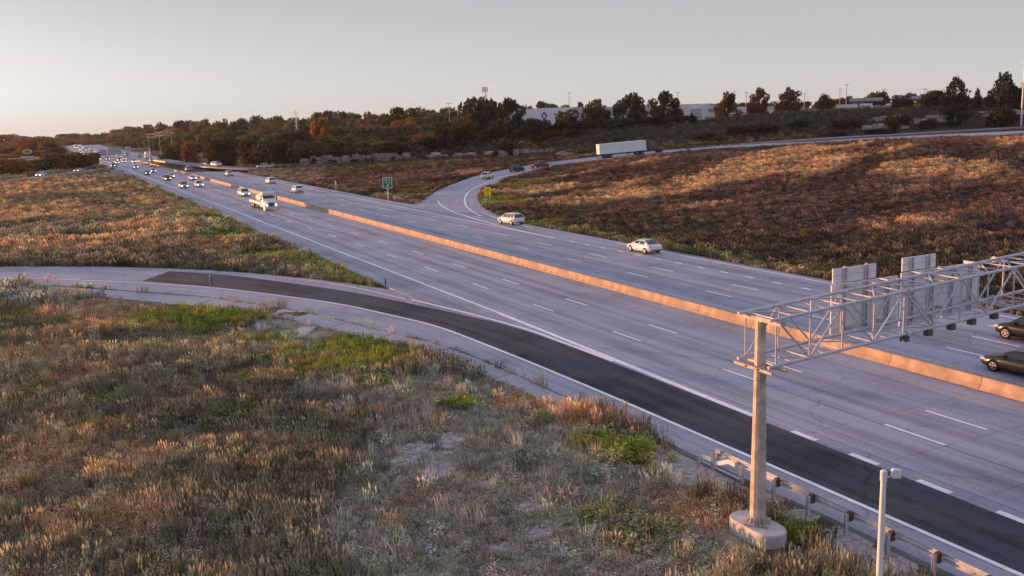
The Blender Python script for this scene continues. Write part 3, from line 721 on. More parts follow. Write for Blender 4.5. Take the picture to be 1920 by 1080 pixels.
def round_panel(w, h, y, r, t):
    m = MB()
    def ring(yy):
        o = []
        for cx_, cz_, a0 in ((w-r, h-r, 0), (-w+r, h-r, 90), (-w+r, -h+r, 180), (w-r, -h+r, 270)):
            for k in range(4): a = math.radians(a0+k*30); o.append((cx_+r*math.cos(a), yy, cz_+r*math.sin(a)))
        return o
    m.loft([ring(y), ring(y+t)], sm=False); return m
def exit_sign():
    p = at(728, 375); g = thing('exit_sign', 'green exit sign with a white arrow at the gore', 'road sign', (p.x, p.y, gz(p.x, p.y)), math.radians(-14))
    m = MB(); m.box(-.08, .08, -.08, .08, -.4, 4.3); part('post', m, sign_white, g)
    m = round_panel(.92, 1.08, -.13, .12, .03); f = part('sign_panel', m, sign_white, g); f.location.z = 3.72
    m = round_panel(.82, .98, -.137, .10, .012); part('sign_face', m, sign_green, f)
    text_part('EXIT', f, .56, (0, -.145, .62), sign_white); text_part('15 A', f, .60, (0, -.145, .06), sign_white)
    m = MB(); s = .085
    rot = Matrix.Translation((0, -.142, -.55)) @ Matrix.Rotation(math.radians(45), 4, 'Y')
    m.add([rot @ V(q) for q in ((-.07, 0, -.34), (.07, 0, -.34), (.07, 0, .02), (.22, 0, .02), (0, 0, .36), (-.22, 0, .02), (-.07, 0, .02))], [(0, 1, 2, 6), (5, 3, 4)])
    part('arrow', m, sign_white, f)
exit_sign()
def yellow_sign():
    p = at(915, 383); g = thing('ramp_speed_sign', 'yellow ramp sign on two posts inside the loop curve', 'road sign', (p.x, p.y, gz(p.x, p.y)), math.radians(-26))
    for x in (-.36, .36):
        m = MB(); m.box(x-.05, x+.05, -.03, .03, -.4, 1.6); part('post', m, sign_white, g)
    m = round_panel(.62, .80, -.07, .07, .03); f = part('sign_panel', m, sign_yellow, g); f.location.z = 2.22
    m = MB()                                                 # looping arrow
    pts = [(-.24+.0, -.12)] + [(.02+.22*math.cos(a), .22+.22*math.sin(a)) for a in np.linspace(math.pi*1.1, -math.pi*.75, 14)]
    for (xa, za), (xb, zb) in zip(pts[:-1], pts[1:]):
        d = V((xb-xa, 0, zb-za)).normalized(); nn = V((d.z, 0, -d.x))*.05
        m.add([V((xa, -.074, za))-nn, V((xa, -.074, za))+nn, V((xb, -.074, zb))+nn, V((xb, -.074, zb))-nn], [(0, 1, 2, 3)])
    e = V((pts[-1][0], -.074, pts[-1][1])); m.add([e+V((-.16, 0, .1)), e+V((.12, 0, .12)), e+V((-.1, 0, -.16))], [(0, 1, 2)])
    part('arrow_symbol', m, sign_orange, f)
    text_part('25', f, .42, (.05, -.075, -.32), sign_orange); 
    m = MB(); m.box(-.3, .35, -.0735, -.0725, -.66, -.58); part('lettering', m, sign_orange, f)
yellow_sign()
def edge_sign():
    p = at(402, 582); g = thing('road_sign', 'small sign seen edge on beside the entrance ramp', 'road sign', (p.x, p.y, gz(p.x, p.y)), math.radians(72))
    g.rotation_euler.y = math.radians(0); g.rotation_euler.x = math.radians(-2)
    m = MB(); m.box(-.065, .065, -.065, .065, -.4, 3.12); part('post', m, sign_white, g)
    m = round_panel(.38, .46, -.075, .05, .02); f = part('sign_panel', m, dark_steel, g); f.location.z = 2.62
edge_sign()
def marker(px, py, h, label, D=None, w=.18, matl=None, z=0):
    p = at(px, py, z); g = thing('marker_post', label, 'marker post', (p.x, p.y, gz(p.x, p.y)), math.radians(-15))
    m = MB(); m.box(-.05, .05, -.04, .04, -.4, h); part('post', m, sign_white, g)
    m = round_panel(w, .42, -.07, .03, .03); f = part('marker_panel', m, matl or sign_white, g); f.location.z = h-.42
marker(630, 358, 2.6, 'white narrow marker post left of the green exit sign')
marker(349, 363, 2.3, 'dark slim marker post at the highway shoulder below the silver cars', matl=dark_steel, w=.14)
marker(330, 301, 2.6, 'small white marker at the wood edge beyond the far lanes', w=.3)
marker(396, 305, 3.0, 'thin post standing by the far lanes behind the median')
marker(723, 536, 1.1, 'short thin delineator post at the grass tip of the ramp gore', w=.06, matl=dark_steel)
def back_sign():
    p = at(222, 333.5); g = thing('road_sign', 'grey sign seen from behind left of the highway', 'road sign', (p.x, p.y, gz(p.x, p.y)), math.radians(6))
    for x in (-1.3, 1.3):
        m = MB(); m.box(x-.07, x+.07, -.05, .05, -.3, 2.6); part('post', m, galv, g)
    m = MB(); m.box(-1.95, 1.95, .06, .10, .6, 2.6); f = part('sign_panel', m, sign_back, g)
    for z in (.75, 1.6, 2.45):
        m = MB(); m.box(-1.9, 1.9, .0, .06, z-.05, z+.05); part('rail', m, galv, f)
    m = MB(); m.box(-1.95, 1.95, .055, .105, 2.6, 2.68); m.box(-1.95, 1.95, .055, .105, .52, .6); part('trim', m, sign_white, f)
back_sign()
# drain inlet slab
p = at(566, 622)
sl_ = MB(); rot = Matrix.Translation((p.x, p.y, gz(p.x, p.y)+.10)) @ Matrix.Rotation(math.radians(-33), 4, 'Z')
sl_.box(-.62, .62, -1.75, 1.75, -.4, .10, 0, rot); sl_.box(-.5, .5, -1.1, -.3, .10, .115, 0, rot)
SLAB = p.copy(); so_ = link('drain_slab', sl_.mesh('drain_slab', conc2)); tag(so_, 'pale concrete drain slab in the grass beside the ramp', 'drain')

# distant overhead gantries
def far_gantry(Y, xa, xb, panels, label, two=True):
    s = hw_shift(Y); g = thing('sign_gantry', label, 'sign gantry', (s, Y, 0), 0)
    for x in (xa, xb):
        m = MB(); m.tube([(x, 0, 0), (x, 0, 7.4)], .25, 8); part('post', m, galv, g)
    m = MB()
    for y in (-.7, .7):
        for z in (5.7, 7.3): m.tube([(xa, y, z), (xb, y, z)], .1, 6)
    n = int((xb-xa)/2)
    for i in range(n):
        a_, b_ = xa+i*2, xa+i*2+2
        m.tube([(a_, -.7, 5.7 if i % 2 else 7.3), (b_, -.7, 7.3 if i % 2 else 5.7)], .07, 4)
    part('truss', m, galv, g)
    for (pa, pb, z0, z1, mm) in panels:
        q = MB(); yo_ = 0 if mm is sign_green else 2.0; q.box(pa, pb, yo_-1.05, yo_-.95, z0, z1); f = part('sign_panel', q, sign_white if mm is sign_green else mm, g)
        if mm is sign_green:
            q = MB(); q.box(pa+.15, pb-.15, -1.07, -1.051, z0+.15, z1-.15); part('sign_face', q, sign_green, f)
            for zz in (.68, .38):
                q = MB()
                for j in range(5):
                    x_a = pa+.5+(pb-pa-1)*j/5; q.box(x_a, x_a+(pb-pa-1)/5*.7, -1.08, -1.071, z0+(z1-z0)*zz-.28, z0+(z1-z0)*zz+.28)
                part('lettering', q, sign_white, f)
far_gantry(432, 21.5, 45.0, [(25.0, 28.1, 4.9, 7.4, sign_back), (28.4, 33.7, 5.0, 8.1, sign_back), (35.4, 37.6, 5.8, 8.3, sign_back)], 'far overhead gantry showing grey sign backs over the oncoming lanes')
# far guardrail
def long_rail(name, pts, label, h=.75):
    g = thing(name, label, 'guardrail', pts[0])
    o0 = V(pts[0])
    P = [V(p)-o0 for p in pts]
    m = MB(); m.loft([[(p.x-.04, p.y, p.z+h-.32), (p.x+.04, p.y, p.z+h-.32), (p.x+.04, p.y, p.z+h), (p.x-.04, p.y, p.z+h)] for p in P], sm=False); part('rail_beam', m, galv, g)
    m = MB(); m.box(-.08, .08, -.08, .08, -.5, h); pm = m.mesh('post', galv)
    n = 26
    Q = resample([tuple(p) for p in P], n) if len(P) > 2 else np.array([tuple(P[0]*(1-i/n)+P[1]*i/n) for i in range(n)])
    for q in Q[::1]: link('post', pm, g, V(q))
long_rail('guardrail', [(62.6, 352, 0), (62.8, 430, 0), (63, 520, 0)], 'pale guardrail along the far lanes below the wooded hill')

# ------------------------------------------------------------------ vegetation: leaves, trees
leaf_mat = attr_mat('foliage', '', 'OBJECTCOLOR', transl=.3, amount=.42)
bark = mat('bark', (.075, .055, .045), .9, noise=.3, nscale=5)
def leaf_cloud(centres, sizes, vary, flat=0.0, seed=0):
    """many small bent leaf clumps as quads"""
    r = np.random.default_rng(seed); n = len(centres)
    a = r.normal(size=(n, 3)); a /= np.linalg.norm(a, axis=1)[:, None]
    b = r.normal(size=(n, 3)); b -= (b*a).sum(1)[:, None]*a; b /= np.linalg.norm(b, axis=1)[:, None]
    s = sizes[:, None]
    q = np.stack([centres-a*s, centres-b*s*.62, centres+a*s, centres+b*s*.62], 1)
    q[:, 1, 2] -= sizes*.15; q[:, 3, 2] -= sizes*.15
    me = bpy.data.meshes.new('crown')
    me.vertices.add(n*4); me.vertices.foreach_set('co', q.ravel())
    me.loops.add(n*4); me.loops.foreach_set('vertex_index', np.arange(n*4))
    me.polygons.add(n); me.polygons.foreach_set('loop_start', np.arange(0, n*4, 4)); me.polygons.foreach_set('loop_total', np.full(n, 4))
    me.update()
    at_ = me.attributes.new('leafv', 'FLOAT', 'POINT'); at_.data.foreach_set('value', np.repeat(vary, 4))
    me.materials.append(leaf_mat)
    return me
def crown_mesh(seed, n=1100, kind='round'):
    """unit crown: radius ~1 in x/y, z from 0 (crown base) to 1"""
    r = np.random.default_rng(seed)
    if kind == 'round': nb = 15; 
    elif kind == 'open': nb = 34
    else: nb = 40
    C, R = [], []
    for i in range(nb):
        if kind == 'cone':
            z = (i+.5)/nb*.97; rad = (1-z)**.85*.78+.03; a = i*2.4+r.uniform(-.5, .5); d = rad*r.uniform(.35, 1.0)
            C.append((d*math.cos(a), d*math.sin(a), z)); R.append(.10+.26*(1-z)*r.uniform(.7, 1.25))
        elif kind == 'open':
            z = r.uniform(.0, .93); rad = (math.sin(math.pi*min(1, z*.66+.30)))*.82; a = r.uniform(0, 6.28); d = rad*math.sqrt(r.uniform(0, 1))
            C.append((d*math.cos(a), d*math.sin(a), z)); R.append(r.uniform(.17, .36)*(1.15-.55*z))
        else:
            z = r.uniform(.12, .82); rad = math.sin(math.pi*(z*.8+.12))*.72; a = r.uniform(0, 6.28); d = rad*math.sqrt(r.uniform(.05, 1))
            C.append((d*math.cos(a), d*math.sin(a), z)); R.append(r.uniform(.26, .46))
    C, R = np.array(C), np.array(R)
    w = R**2/np.sum(R**2); k = r.choice(nb, n, p=w)
    u = r.normal(size=(n, 3)); u /= np.linalg.norm(u, axis=1)[:, None]
    rr = R[k]*np.where(r.uniform(size=n) < .75, r.uniform(.75, 1.08, n), r.uniform(.2, .8, n))
    P = C[k]+u*rr[:, None]*np.array([1, 1, .62 if kind != 'cone' else .45])
    P[:, 2] = np.clip(P[:, 2], -.05, 1.05)
    cl = r.uniform(size=nb)[k]*.55+r.uniform(size=n)*.45
    size = r.uniform(.05, .105, n)*(1.25 if kind == 'round' else .85)
    return leaf_cloud(P, size, cl, seed=seed+1)
CROWNS = {'round': [crown_mesh(100+i, 1300) for i in range(7)], 'open': [crown_mesh(200+i, 2400, 'open') for i in range(5)], 'cone': [crown_mesh(300+i, 1200, 'cone') for i in range(3)]}
def trunk_mesh(seed, kind):
    r = random.Random(seed); m = MB()
    m.tube([(0, 0, -.06), (.01, 0, .2), (r.uniform(-.02, .02), 0, .55), (0, 0, .86)], [.030, .022, .014, .004], 6)
    if kind != 'cone':
        for i in range(7):
            a = r.uniform(0, 6.28); z = r.uniform(.22, .6); l = r.uniform(.12, .26)
            m.tube([(0, 0, z), (l*.5*math.cos(a), l*.5*math.sin(a), z+.09), (l*math.cos(a), l*math.sin(a), z+.24)], [.010, .007, .002], 5)
    return m.mesh('trunk', bark)
TRUNKS = {k: [trunk_mesh(i+9, k) for i in range(3)] for k in CROWNS}
N_TREE = [0]
def tree(loc, h, w, kind, color, label, group, base=.22, name=None, cat='tree'):
    """h total height, w crown width"""
    i = N_TREE[0]; N_TREE[0] += 1
    t = thing(name or ('conifer_tree' if kind == 'cone' else 'broadleaf_tree'), label, cat, loc, rnd.uniform(0, 6.28), group)
    k = link('trunk', TRUNKS[kind][i % 3], t); k.scale = (h*.9, h*.9, h*.95)
    c = link('crown', CROWNS[kind][i % len(CROWNS[kind])], t, (0, 0, h*base), color=color); c.scale = (w/2, w/2, h*(1-base))
    return t
OLIVE, DKGR, BROWN, RUST, TAN, ORG = (.125, .112, .050), (.070, .074, .040), (.140, .112, .056), (.24, .095, .036), (.175, .142, .072), (.215, .125, .052)

# single trees along the plateau edge (px, top y, base y, width px, distance)
right_trees = [
 (905, 188, 262, 84, 338, 'round', DKGR, 'broad dark tree standing below the phone mast'),
 (957, 184, 264, 66, 328, 'open', (.06, .058, .03), 'tall dark tree with ragged top right of the phone mast'),
 (1000, 222, 262, 52, 332, 'round', DKGR, 'dark bushy tree before the white warehouse wall left of its diamond'),
 (1062, 203, 252, 52, 334, 'round', DKGR, 'rounded dark tree right of the blue diamond on the warehouse'),
 (1118, 184, 256, 58, 333, 'open', (.07, .062, .034), 'tall ragged tree left of the white semi trailer'),
 (1186, 177, 260, 66, 330, 'open', DKGR, 'tall dark tree straight above the white semi trailer'),
 (1247, 171, 256, 64, 333, 'open', (.062, .060, .03), 'tall tree above the maroon truck cab'),
 (1100, 246, 276, 52, 318, 'round', (.05, .04, .022), 'low dark tree at the bank behind the white semi'),
 (1160, 238, 272, 60, 320, 'round', DKGR, 'low dense tree on the bank over the semi trailer roof'),
 (1226, 232, 270, 54, 322, 'round', (.045, .04, .022), 'low brown green tree on the bank above the truck cab'),
 (1365, 174, 224, 42, 338, 'open', (.13, .075, .042), 'reddish tree right of the lettered white trailer'),
 (1424, 164, 217, 38, 340, 'open', (.15, .08, .045), 'slender reddish tree in the parking row'),
 (1482, 164, 214, 48, 342, 'open', (.14, .085, .045), 'spreading reddish tree beside the striped coach'),
 (1547, 174, 211, 30, 344, 'open', (.11, .07, .04), 'small reddish tree left of the tall thin poles'),
 (1790, 142, 208, 62, 330, 'cone', (.055, .055, .034), 'ragged tall conifer near the right end of the ridge'),
 (1880, 132, 204, 64, 325, 'cone', (.05, .052, .034), 'tallest dark conifer at the right end of the ridge'),
 (1896, 160, 204, 40, 318, 'round', (.035, .04, .03), 'dense dark tree in front of the tallest conifer'),
 (1690, 178, 206, 34, 338, 'round', (.06, .055, .03), 'small olive tree between the two flat canopies'),
 (1755, 172, 210, 44, 335, 'round', (.065, .055, .032), 'low brown tree left of the ragged conifer'),
 (1640, 168, 196, 34, 420, 'round', DKGR, 'dark tree behind the left flat canopy'),
 (1745, 170, 200, 44, 430, 'round', DKGR, 'dark tree behind the right flat canopy'),
 (1938, 150, 205, 50, 330, 'round', (.05, .046, .03), 'dark tree at the right border beside the tall conifer'),
]
for px, yt, yb, wp, D, kind, c, lab in right_trees:
    b = atD(px, yb, D); tp = atD(px, yt, D); zg = gz(b.x, b.y); h = max(3, tp.z-zg)
    tree((b.x, b.y, zg-.1), h, wp*D/FPX*1.22, kind, c, lab, 'trees along the plateau edge', base=.01)
for px, yt, yb, wp, D, c, lab in [
 (1297, 211, 241, 20, 322, (.028, .03, .024), 'small dark juniper on the bank in front of the white boxes'),
 (1831, 163, 209, 24, 322, (.025, .03, .024), 'narrow dark juniper between the two tall conifers')]:
    b = atD(px, yb, D); tp = atD(px, yt, D); zg = gz(b.x, b.y)
    tree((b.x, b.y, zg-.1), tp.z-zg, wp*D/FPX, 'cone', c, lab, 'junipers on the bank', base=.02)
bank_mass = [(870, 232, 276, 64, 335), (925, 236, 280, 60, 325), (975, 236, 280, 60, 318), (1022, 240, 276, 56, 318), (1052, 236, 274, 50, 322), (1090, 232, 270, 50, 326), (1140, 228, 268, 56, 326), (1205, 226, 264, 56, 327), (1262, 222, 258, 50, 329), (1285, 230, 262, 44, 322), (840, 240, 284, 60, 340)]
for i, (px, yt, yb, wp, D) in enumerate(bank_mass):
    b = atD(px, yb, D); tp = atD(px, yt, D); zg = gz(b.x, b.y)
    tree((b.x, b.y, zg-.1), max(3, tp.z-zg), wp*D/FPX, 'round', [(.036, .036, .022), (.045, .040, .024), (.05, .038, .022)][i % 3], 'dark dense tree filling the bank below the warehouse', 'dark trees on the bank', base=.02)
# unseen small trees left of the frame, added to dapple light over the field
for i, (c_, t_, h_, w_) in enumerate([(35.0, 84, 7.2, 5.5), (39.5, 90, 7.4, 5), (23.5, 92, 7.4, 5.5), (28.2, 86, 6.6, 3.6), (13.0, 90, 7.0, 4.5), (51.5, 88, 6.6, 3.0), (2.0, 95, 6.0, 4)]):
    n_, d_ = V((sd.y, -sd.x, 0)).normalized(), V((sd.x, sd.y, 0)).normalized(); f_ = V((18, 37, 0)); f_ = f_+n_*(c_-f_.dot(n_))+d_*t_
    tree((f_.x, f_.y, gz(f_.x, f_.y)-.1), h_, w_, 'open', OLIVE, 'unseen small tree added left of the frame to shade the field', 'unseen shade trees left of the field', base=.03)
# shrubs on the bank
shrubs = [(1320, 250, 268, 60, 300), (1385, 236, 262, 70, 305), (1440, 232, 258, 60, 305), (1500, 228, 252, 50, 308), (1590, 222, 248, 60, 305), (1680, 212, 246, 46, 300), (1735, 225, 244, 44, 297), (1790, 200, 238, 60, 305), (1875, 202, 234, 56, 300), (1345, 262, 276, 50, 290), (1560, 246, 262, 70, 290), (1650, 240, 256, 60, 288),
          (945, 266, 300, 50, 300), (1010, 262, 286, 44, 312), (1040, 256, 284, 46, 314), (860, 262, 288, 60, 330), (800, 258, 292, 56, 336), (588, 294, 316, 16, 336), (622, 298, 316, 22, 334), (665, 296, 314, 18, 331), (692, 300, 314, 20, 330), (738, 298, 313, 14, 328), (790, 292, 312, 26, 322), (846, 296, 308, 14, 318), (930, 286, 306, 24, 304), (740, 262, 296, 60, 338), (650, 272, 302, 56, 342), (1075, 262, 282, 40, 312)]
for i, (px, yt, yb, wp, D) in enumerate(shrubs):
    b = atD(px, yb, D); tp = atD(px, yt, D); zg = gz(b.x, b.y)
    where = 'on the bank right of the maroon cab' if 1300 < px < 1530 else ('on the stony bank below the canopies' if px >= 1530 else ('between the ledges near the frontage road' if px > 920 else 'along the grey rock cut'))
    col = [(.055, .042, .024), (.05, .046, .024), (.075, .05, .026), (.045, .042, .026)][i % 4]
    if px == 1040: col = (.20, .075, .02); where = 'by the far side of the ramp, rusty orange'
    tree((b.x, b.y, zg-.1), max(1.5, tp.z-zg), wp*D/FPX, 'round', col, 'low scrubby bush '+where, 'scrub bushes on the bank', base=.02, name='bush', cat='bush')

# the wood: trees layer behind layer up to the skyline
ridge_x = [-80, 0, 50, 100, 150, 200, 240, 300, 340, 400, 450, 500, 560, 600, 650, 700, 740, 780, 830, 860, 900, 950]
ridge_y = [252, 253, 257, 254, 253, 246, 238, 232, 228, 225, 224, 220, 219, 212, 211, 208, 202, 207, 200, 197, 192, 190]
front_D = ([-80, 100, 120, 200, 230, 260, 300, 330, 420, 500, 560, 640, 760, 860, 950], [420, 425, 1160, 1140, 900, 755, 615, 520, 385, 352, 356, 352, 350, 345, 338])
front_top = ([-80, 100, 195, 240, 300, 400, 480, 560, 640, 760, 860, 950], [298, 298, 272, 276, 272, 268, 262, 256, 262, 262, 262, 262])
ridge_D = ([-80, 100, 130, 230, 260, 300, 420, 560, 700, 860, 950], [1500, 1500, 1640, 1640, 1300, 960, 780, 640, 560, 470, 450])
labels_zone = [(100, 'behind the left side ramp'), (205, 'left of the oncoming traffic'), (300, 'behind the far gantry'), (420, 'below the wire poles'), (520, 'around the small house'), (640, 'by the lattice mast'), (760, 'above the grey rock cut'), (960, 'left of the phone mast')]
layers = 6
wl = []
for k in range(layers):
    f = k/(layers-1)
    px = -25.0+rnd.uniform(0, 20)
    while px < 935:
        D = np.interp(px, *front_D)*(1-f**1.15)+np.interp(px, *ridge_D)*f**1.15
        D *= rnd.uniform(.97, 1.03)
        yt = np.interp(px, *front_top)*(1-f)+np.interp(px, ridge_x, ridge_y)*f+rnd.uniform(-4, 5)*(1 if f < 1 else .7)
        wpx = max(rnd.uniform(9.5, 13.5)/D*FPX, 22)
        skip = False
        p = atD(px, yt, D)
        s = p.x-float(hwx(np.array(p.y)))
        if 16 < s < 72 and p.y < 1125: skip = True        # the highway corridor stays open
        if not skip: wl.append((px, yt, D, wpx, k))
        px += wpx*(.85 if k < layers-1 else .66)*rnd.uniform(.8, 1.25)*(1.0 if px > 190 else 1.1)
for px, yt, D, wpx, k in wl:
    tp = atD(px, yt, D); zg = gz(tp.x, tp.y)
    h = tp.z-zg
    if h < 4: h = 4 + rnd.random()*2
    if h > 19: zg += h-19; h = 19
    r = rnd.random()
    left = px < 240  # autumn browns raised, the low sun's warmth put into the crown colour
    if left: names = ((.5, (.24, .13, .055), 'brown'), (.75, (.22, .155, .075), 'tan'), (.92, (.30, .15, .05), 'orange brown'), (1, OLIVE, 'olive'))
    elif False: names = ((.40, BROWN, 'brown'), (.65, TAN, 'tan'), (.85, ORG, 'orange brown'), (1, OLIVE, 'olive'))
    else: names = ((.42, OLIVE, 'olive'), (.68, DKGR, 'dark green'), (.86, BROWN, 'brown'), (.97, TAN, 'tan'), (1, ORG, 'orange'))
    for lim, c, cn in names:
        if r <= lim: break
    c = tuple(v*rnd.uniform(.8, 1.2) for v in c)
    zone = [z for a_, z in labels_zone if px < a_][0] if px < 960 else labels_zone[-1][1]
    pos = 'front row' if k < 2 else ('skyline' if k == layers-1 else 'mid slope')
    tree((tp.x, tp.y, zg-.2), h, wpx*D/FPX*1.3, 'round', c, f'{cn} {pos} tree {zone}', 'trees of the wooded hillside', base=.06)
# rows close to both road edges up to the far end
rowt = [(rnd.uniform(6, 13), 560+46*i+rnd.uniform(-12, 12), rnd.uniform(7, 10), 'left of the oncoming far queue') for i in range(12)]
rowt += [(rnd.uniform(76, 82), 600+46*i+rnd.uniform(-12, 12), rnd.uniform(7, 11), 'right of the departing lanes') for i in range(11)]
for i, (X_, Y_, h_, z_n) in enumerate(rowt):
    X_ += float(hwx(np.array(Y_)))
    nm_, c_ = [('olive', OLIVE), ('brown', BROWN), ('dark green', DKGR), ('tan', TAN)][i % 4]
    tree((X_, Y_, gz(X_, Y_)-.2), h_, rnd.uniform(12, 16), 'round', c_, f'{nm_} roadside tree {z_n}', 'roadside trees far down the highway', base=.02)
# standout autumn trees
for px, yt, yb, wp, D, c, lab in [(358, 266, 292, 34, 392, RUST, 'rust red tree at the wood edge above the far lanes'), (603, 222, 262, 44, 420, (.28, .13, .04), 'orange tree on the hill right of the lattice mast'), (60, 256, 300, 60, 700, (.26, .10, .03), 'orange tree above the oval billboard'), (20, 300, 338, 60, 405, (.24, .11, .035), 'orange brown bushy tree by the left side ramp'),
        (150, 282, 322, 74, 432, (.17, .10, .04), 'wide bronze tree beside the oncoming lanes'), (110, 288, 326, 60, 425, (.15, .095, .04), 'bronze tree behind the side ramp'), (550, 250, 312, 92, 350, (.055, .048, .022), 'large dark rounded tree in front of the wood'), (420, 262, 306, 80, 375, (.05, .046, .022), 'dark spreading tree by the far lanes'), (480, 262, 312, 76, 352, (.06, .05, .026), 'dark brown tree left of the big rounded tree'), (325, 268, 298, 50, 430, (.10, .085, .03), 'yellow green tree below the wire poles')]:
    b = atD(px, yb, D); tp = atD(px, yt, D); zg = gz(b.x, b.y)
    tree((b.x, b.y, zg-.1), max(3, tp.z-zg), wp*D/FPX, 'round', c, lab, 'standout trees at the wood edge', base=.03)
# low far tree line beyond the plateau
for i, px in enumerate(list(range(965, 1945, 24))):
    D = rnd.uniform(560, 640); yt = np.interp(px, [960, 1050, 1160, 1300, 1400, 1500, 1600, 1700, 1800, 1950], [191, 193, 199, 197, 193, 190, 182, 176, 180, 180])+rnd.uniform(-3, 4)
    tp = atD(px, yt, D); zg = gz(tp.x, tp.y)
    seg = ['behind the warehouse roof', 'behind the parked trailers', 'behind the flat canopies', 'beyond the conifers'][min(3, int((px-960)/250))]
    tree((tp.x, tp.y, zg-.2), max(4, tp.z-zg), rnd.uniform(9, 14), 'round', [DKGR, OLIVE, (.06, .055, .03)][i % 3], 'distant low tree on the skyline '+seg, 'far skyline trees', base=.03)

# ------------------------------------------------------------------ rock ledges
rock_m = mat('limestone', (.21, .19, .185), .9, noise=.4, nscale=.9, bump=.5)
rock_l = mat('pale_limestone', (.34, .30, .28), .9, noise=.35, nscale=1.2, bump=.4)
def rock_block(seed):
    r = random.Random(seed); bm = bmesh.new(); bmesh.ops.create_cube(bm, size=1); bmesh.ops.subdivide_edges(bm, edges=bm.edges[:], cuts=1)
    for v in bm.verts: v.co += V((r.uniform(-.12, .12), r.uniform(-.15, .15), r.uniform(-.1, .1)))
    me = bpy.data.meshes.new('rock'); bm.to_mesh(me); bm.free(); return me
RB = [rock_block(i) for i in range(6)]; RBL = []
for q in RB:
    q.materials.append(rock_m); z = q.copy(); z.materials.clear(); z.materials.append(rock_l); RBL.append(z)
def rock_face(label, pts, pale=False, rows=3, density=1.0, jitter=.35):
    """pts: (px, top y, base y, D) along the face"""
    c0 = atD(pts[0][0], pts[0][2], pts[0][3]); g = thing('rock_face', label, 'rock face', c0)
    X = [p[0] for p in pts]
    px = X[0]
    while px < X[-1]:
        D = np.interp(px, X, [p[3] for p in pts]); yt = np.interp(px, X, [p[1] for p in pts]); yb = np.interp(px, X, [p[2] for p in pts])
        b, t = atD(px, yb, D), atD(px, yt, D); H = (t.z-b.z)*rnd.uniform(.75, 1.1); wblock = rnd.uniform(1.5, 3.4); dep = rnd.uniform(-1.3, 1.3)
        for r in range(rows):
            if rnd.random() > density: continue
            o = link('rock', (RBL if pale else RB)[rnd.randrange(6)], g)
            h = H/rows
            o.location = V((b.x, b.y, b.z+h*(r+.5)-(.3 if r == 0 else 0)+(.7 if pale and rows < 3 else 0)))-c0 + V((rnd.uniform(-.4, .4), dep+rnd.uniform(-.4, .4)+r*.5, rnd.uniform(-.15, .15)))
            o.scale = (wblock*rnd.uniform(.8, 1.15), 2.4, h*rnd.uniform(.9, 1.15)+(.6 if r == 0 else 0)); o.rotation_euler = (0, rnd.uniform(-.05, .05), rnd.uniform(-jitter, jitter)-.3)
        px += wblock*FPX/D*rnd.choice((.92, .95, 1.0, 1.25))
rock_face('long grey rock cut at the foot of the wooded hill', [(572, 293, 314, 339), (700, 289, 311, 332), (780, 288, 310, 326)])
rock_face('paler broken rock cut left of the loop ramp', [(806, 287, 308, 322), (930, 284, 303, 308)], True, 4, .9)
rock_face('small brown rock ledge behind the dark SUV', [(948, 281, 300, 296), (1030, 279, 294, 292)], False, 3, .7)
rock_face('pale stone ledges on the bank below the canopies', [(1636, 224, 230, 312), (1690, 221, 227, 310)], True, 1, .8)
rock_face('lower pale stone ledge on the bank', [(1625, 238, 243, 302), (1700, 236, 241, 300)], True, 1, .7)
rock_face('stone ledges by the bushes under the conifers', [(1730, 222, 232, 306), (1830, 216, 224, 304)], True, 2, .5)
rock_face('stone ledges at the right end of the bank', [(1830, 214, 220, 303), (1935, 206, 214, 302)], True, 2, .55)

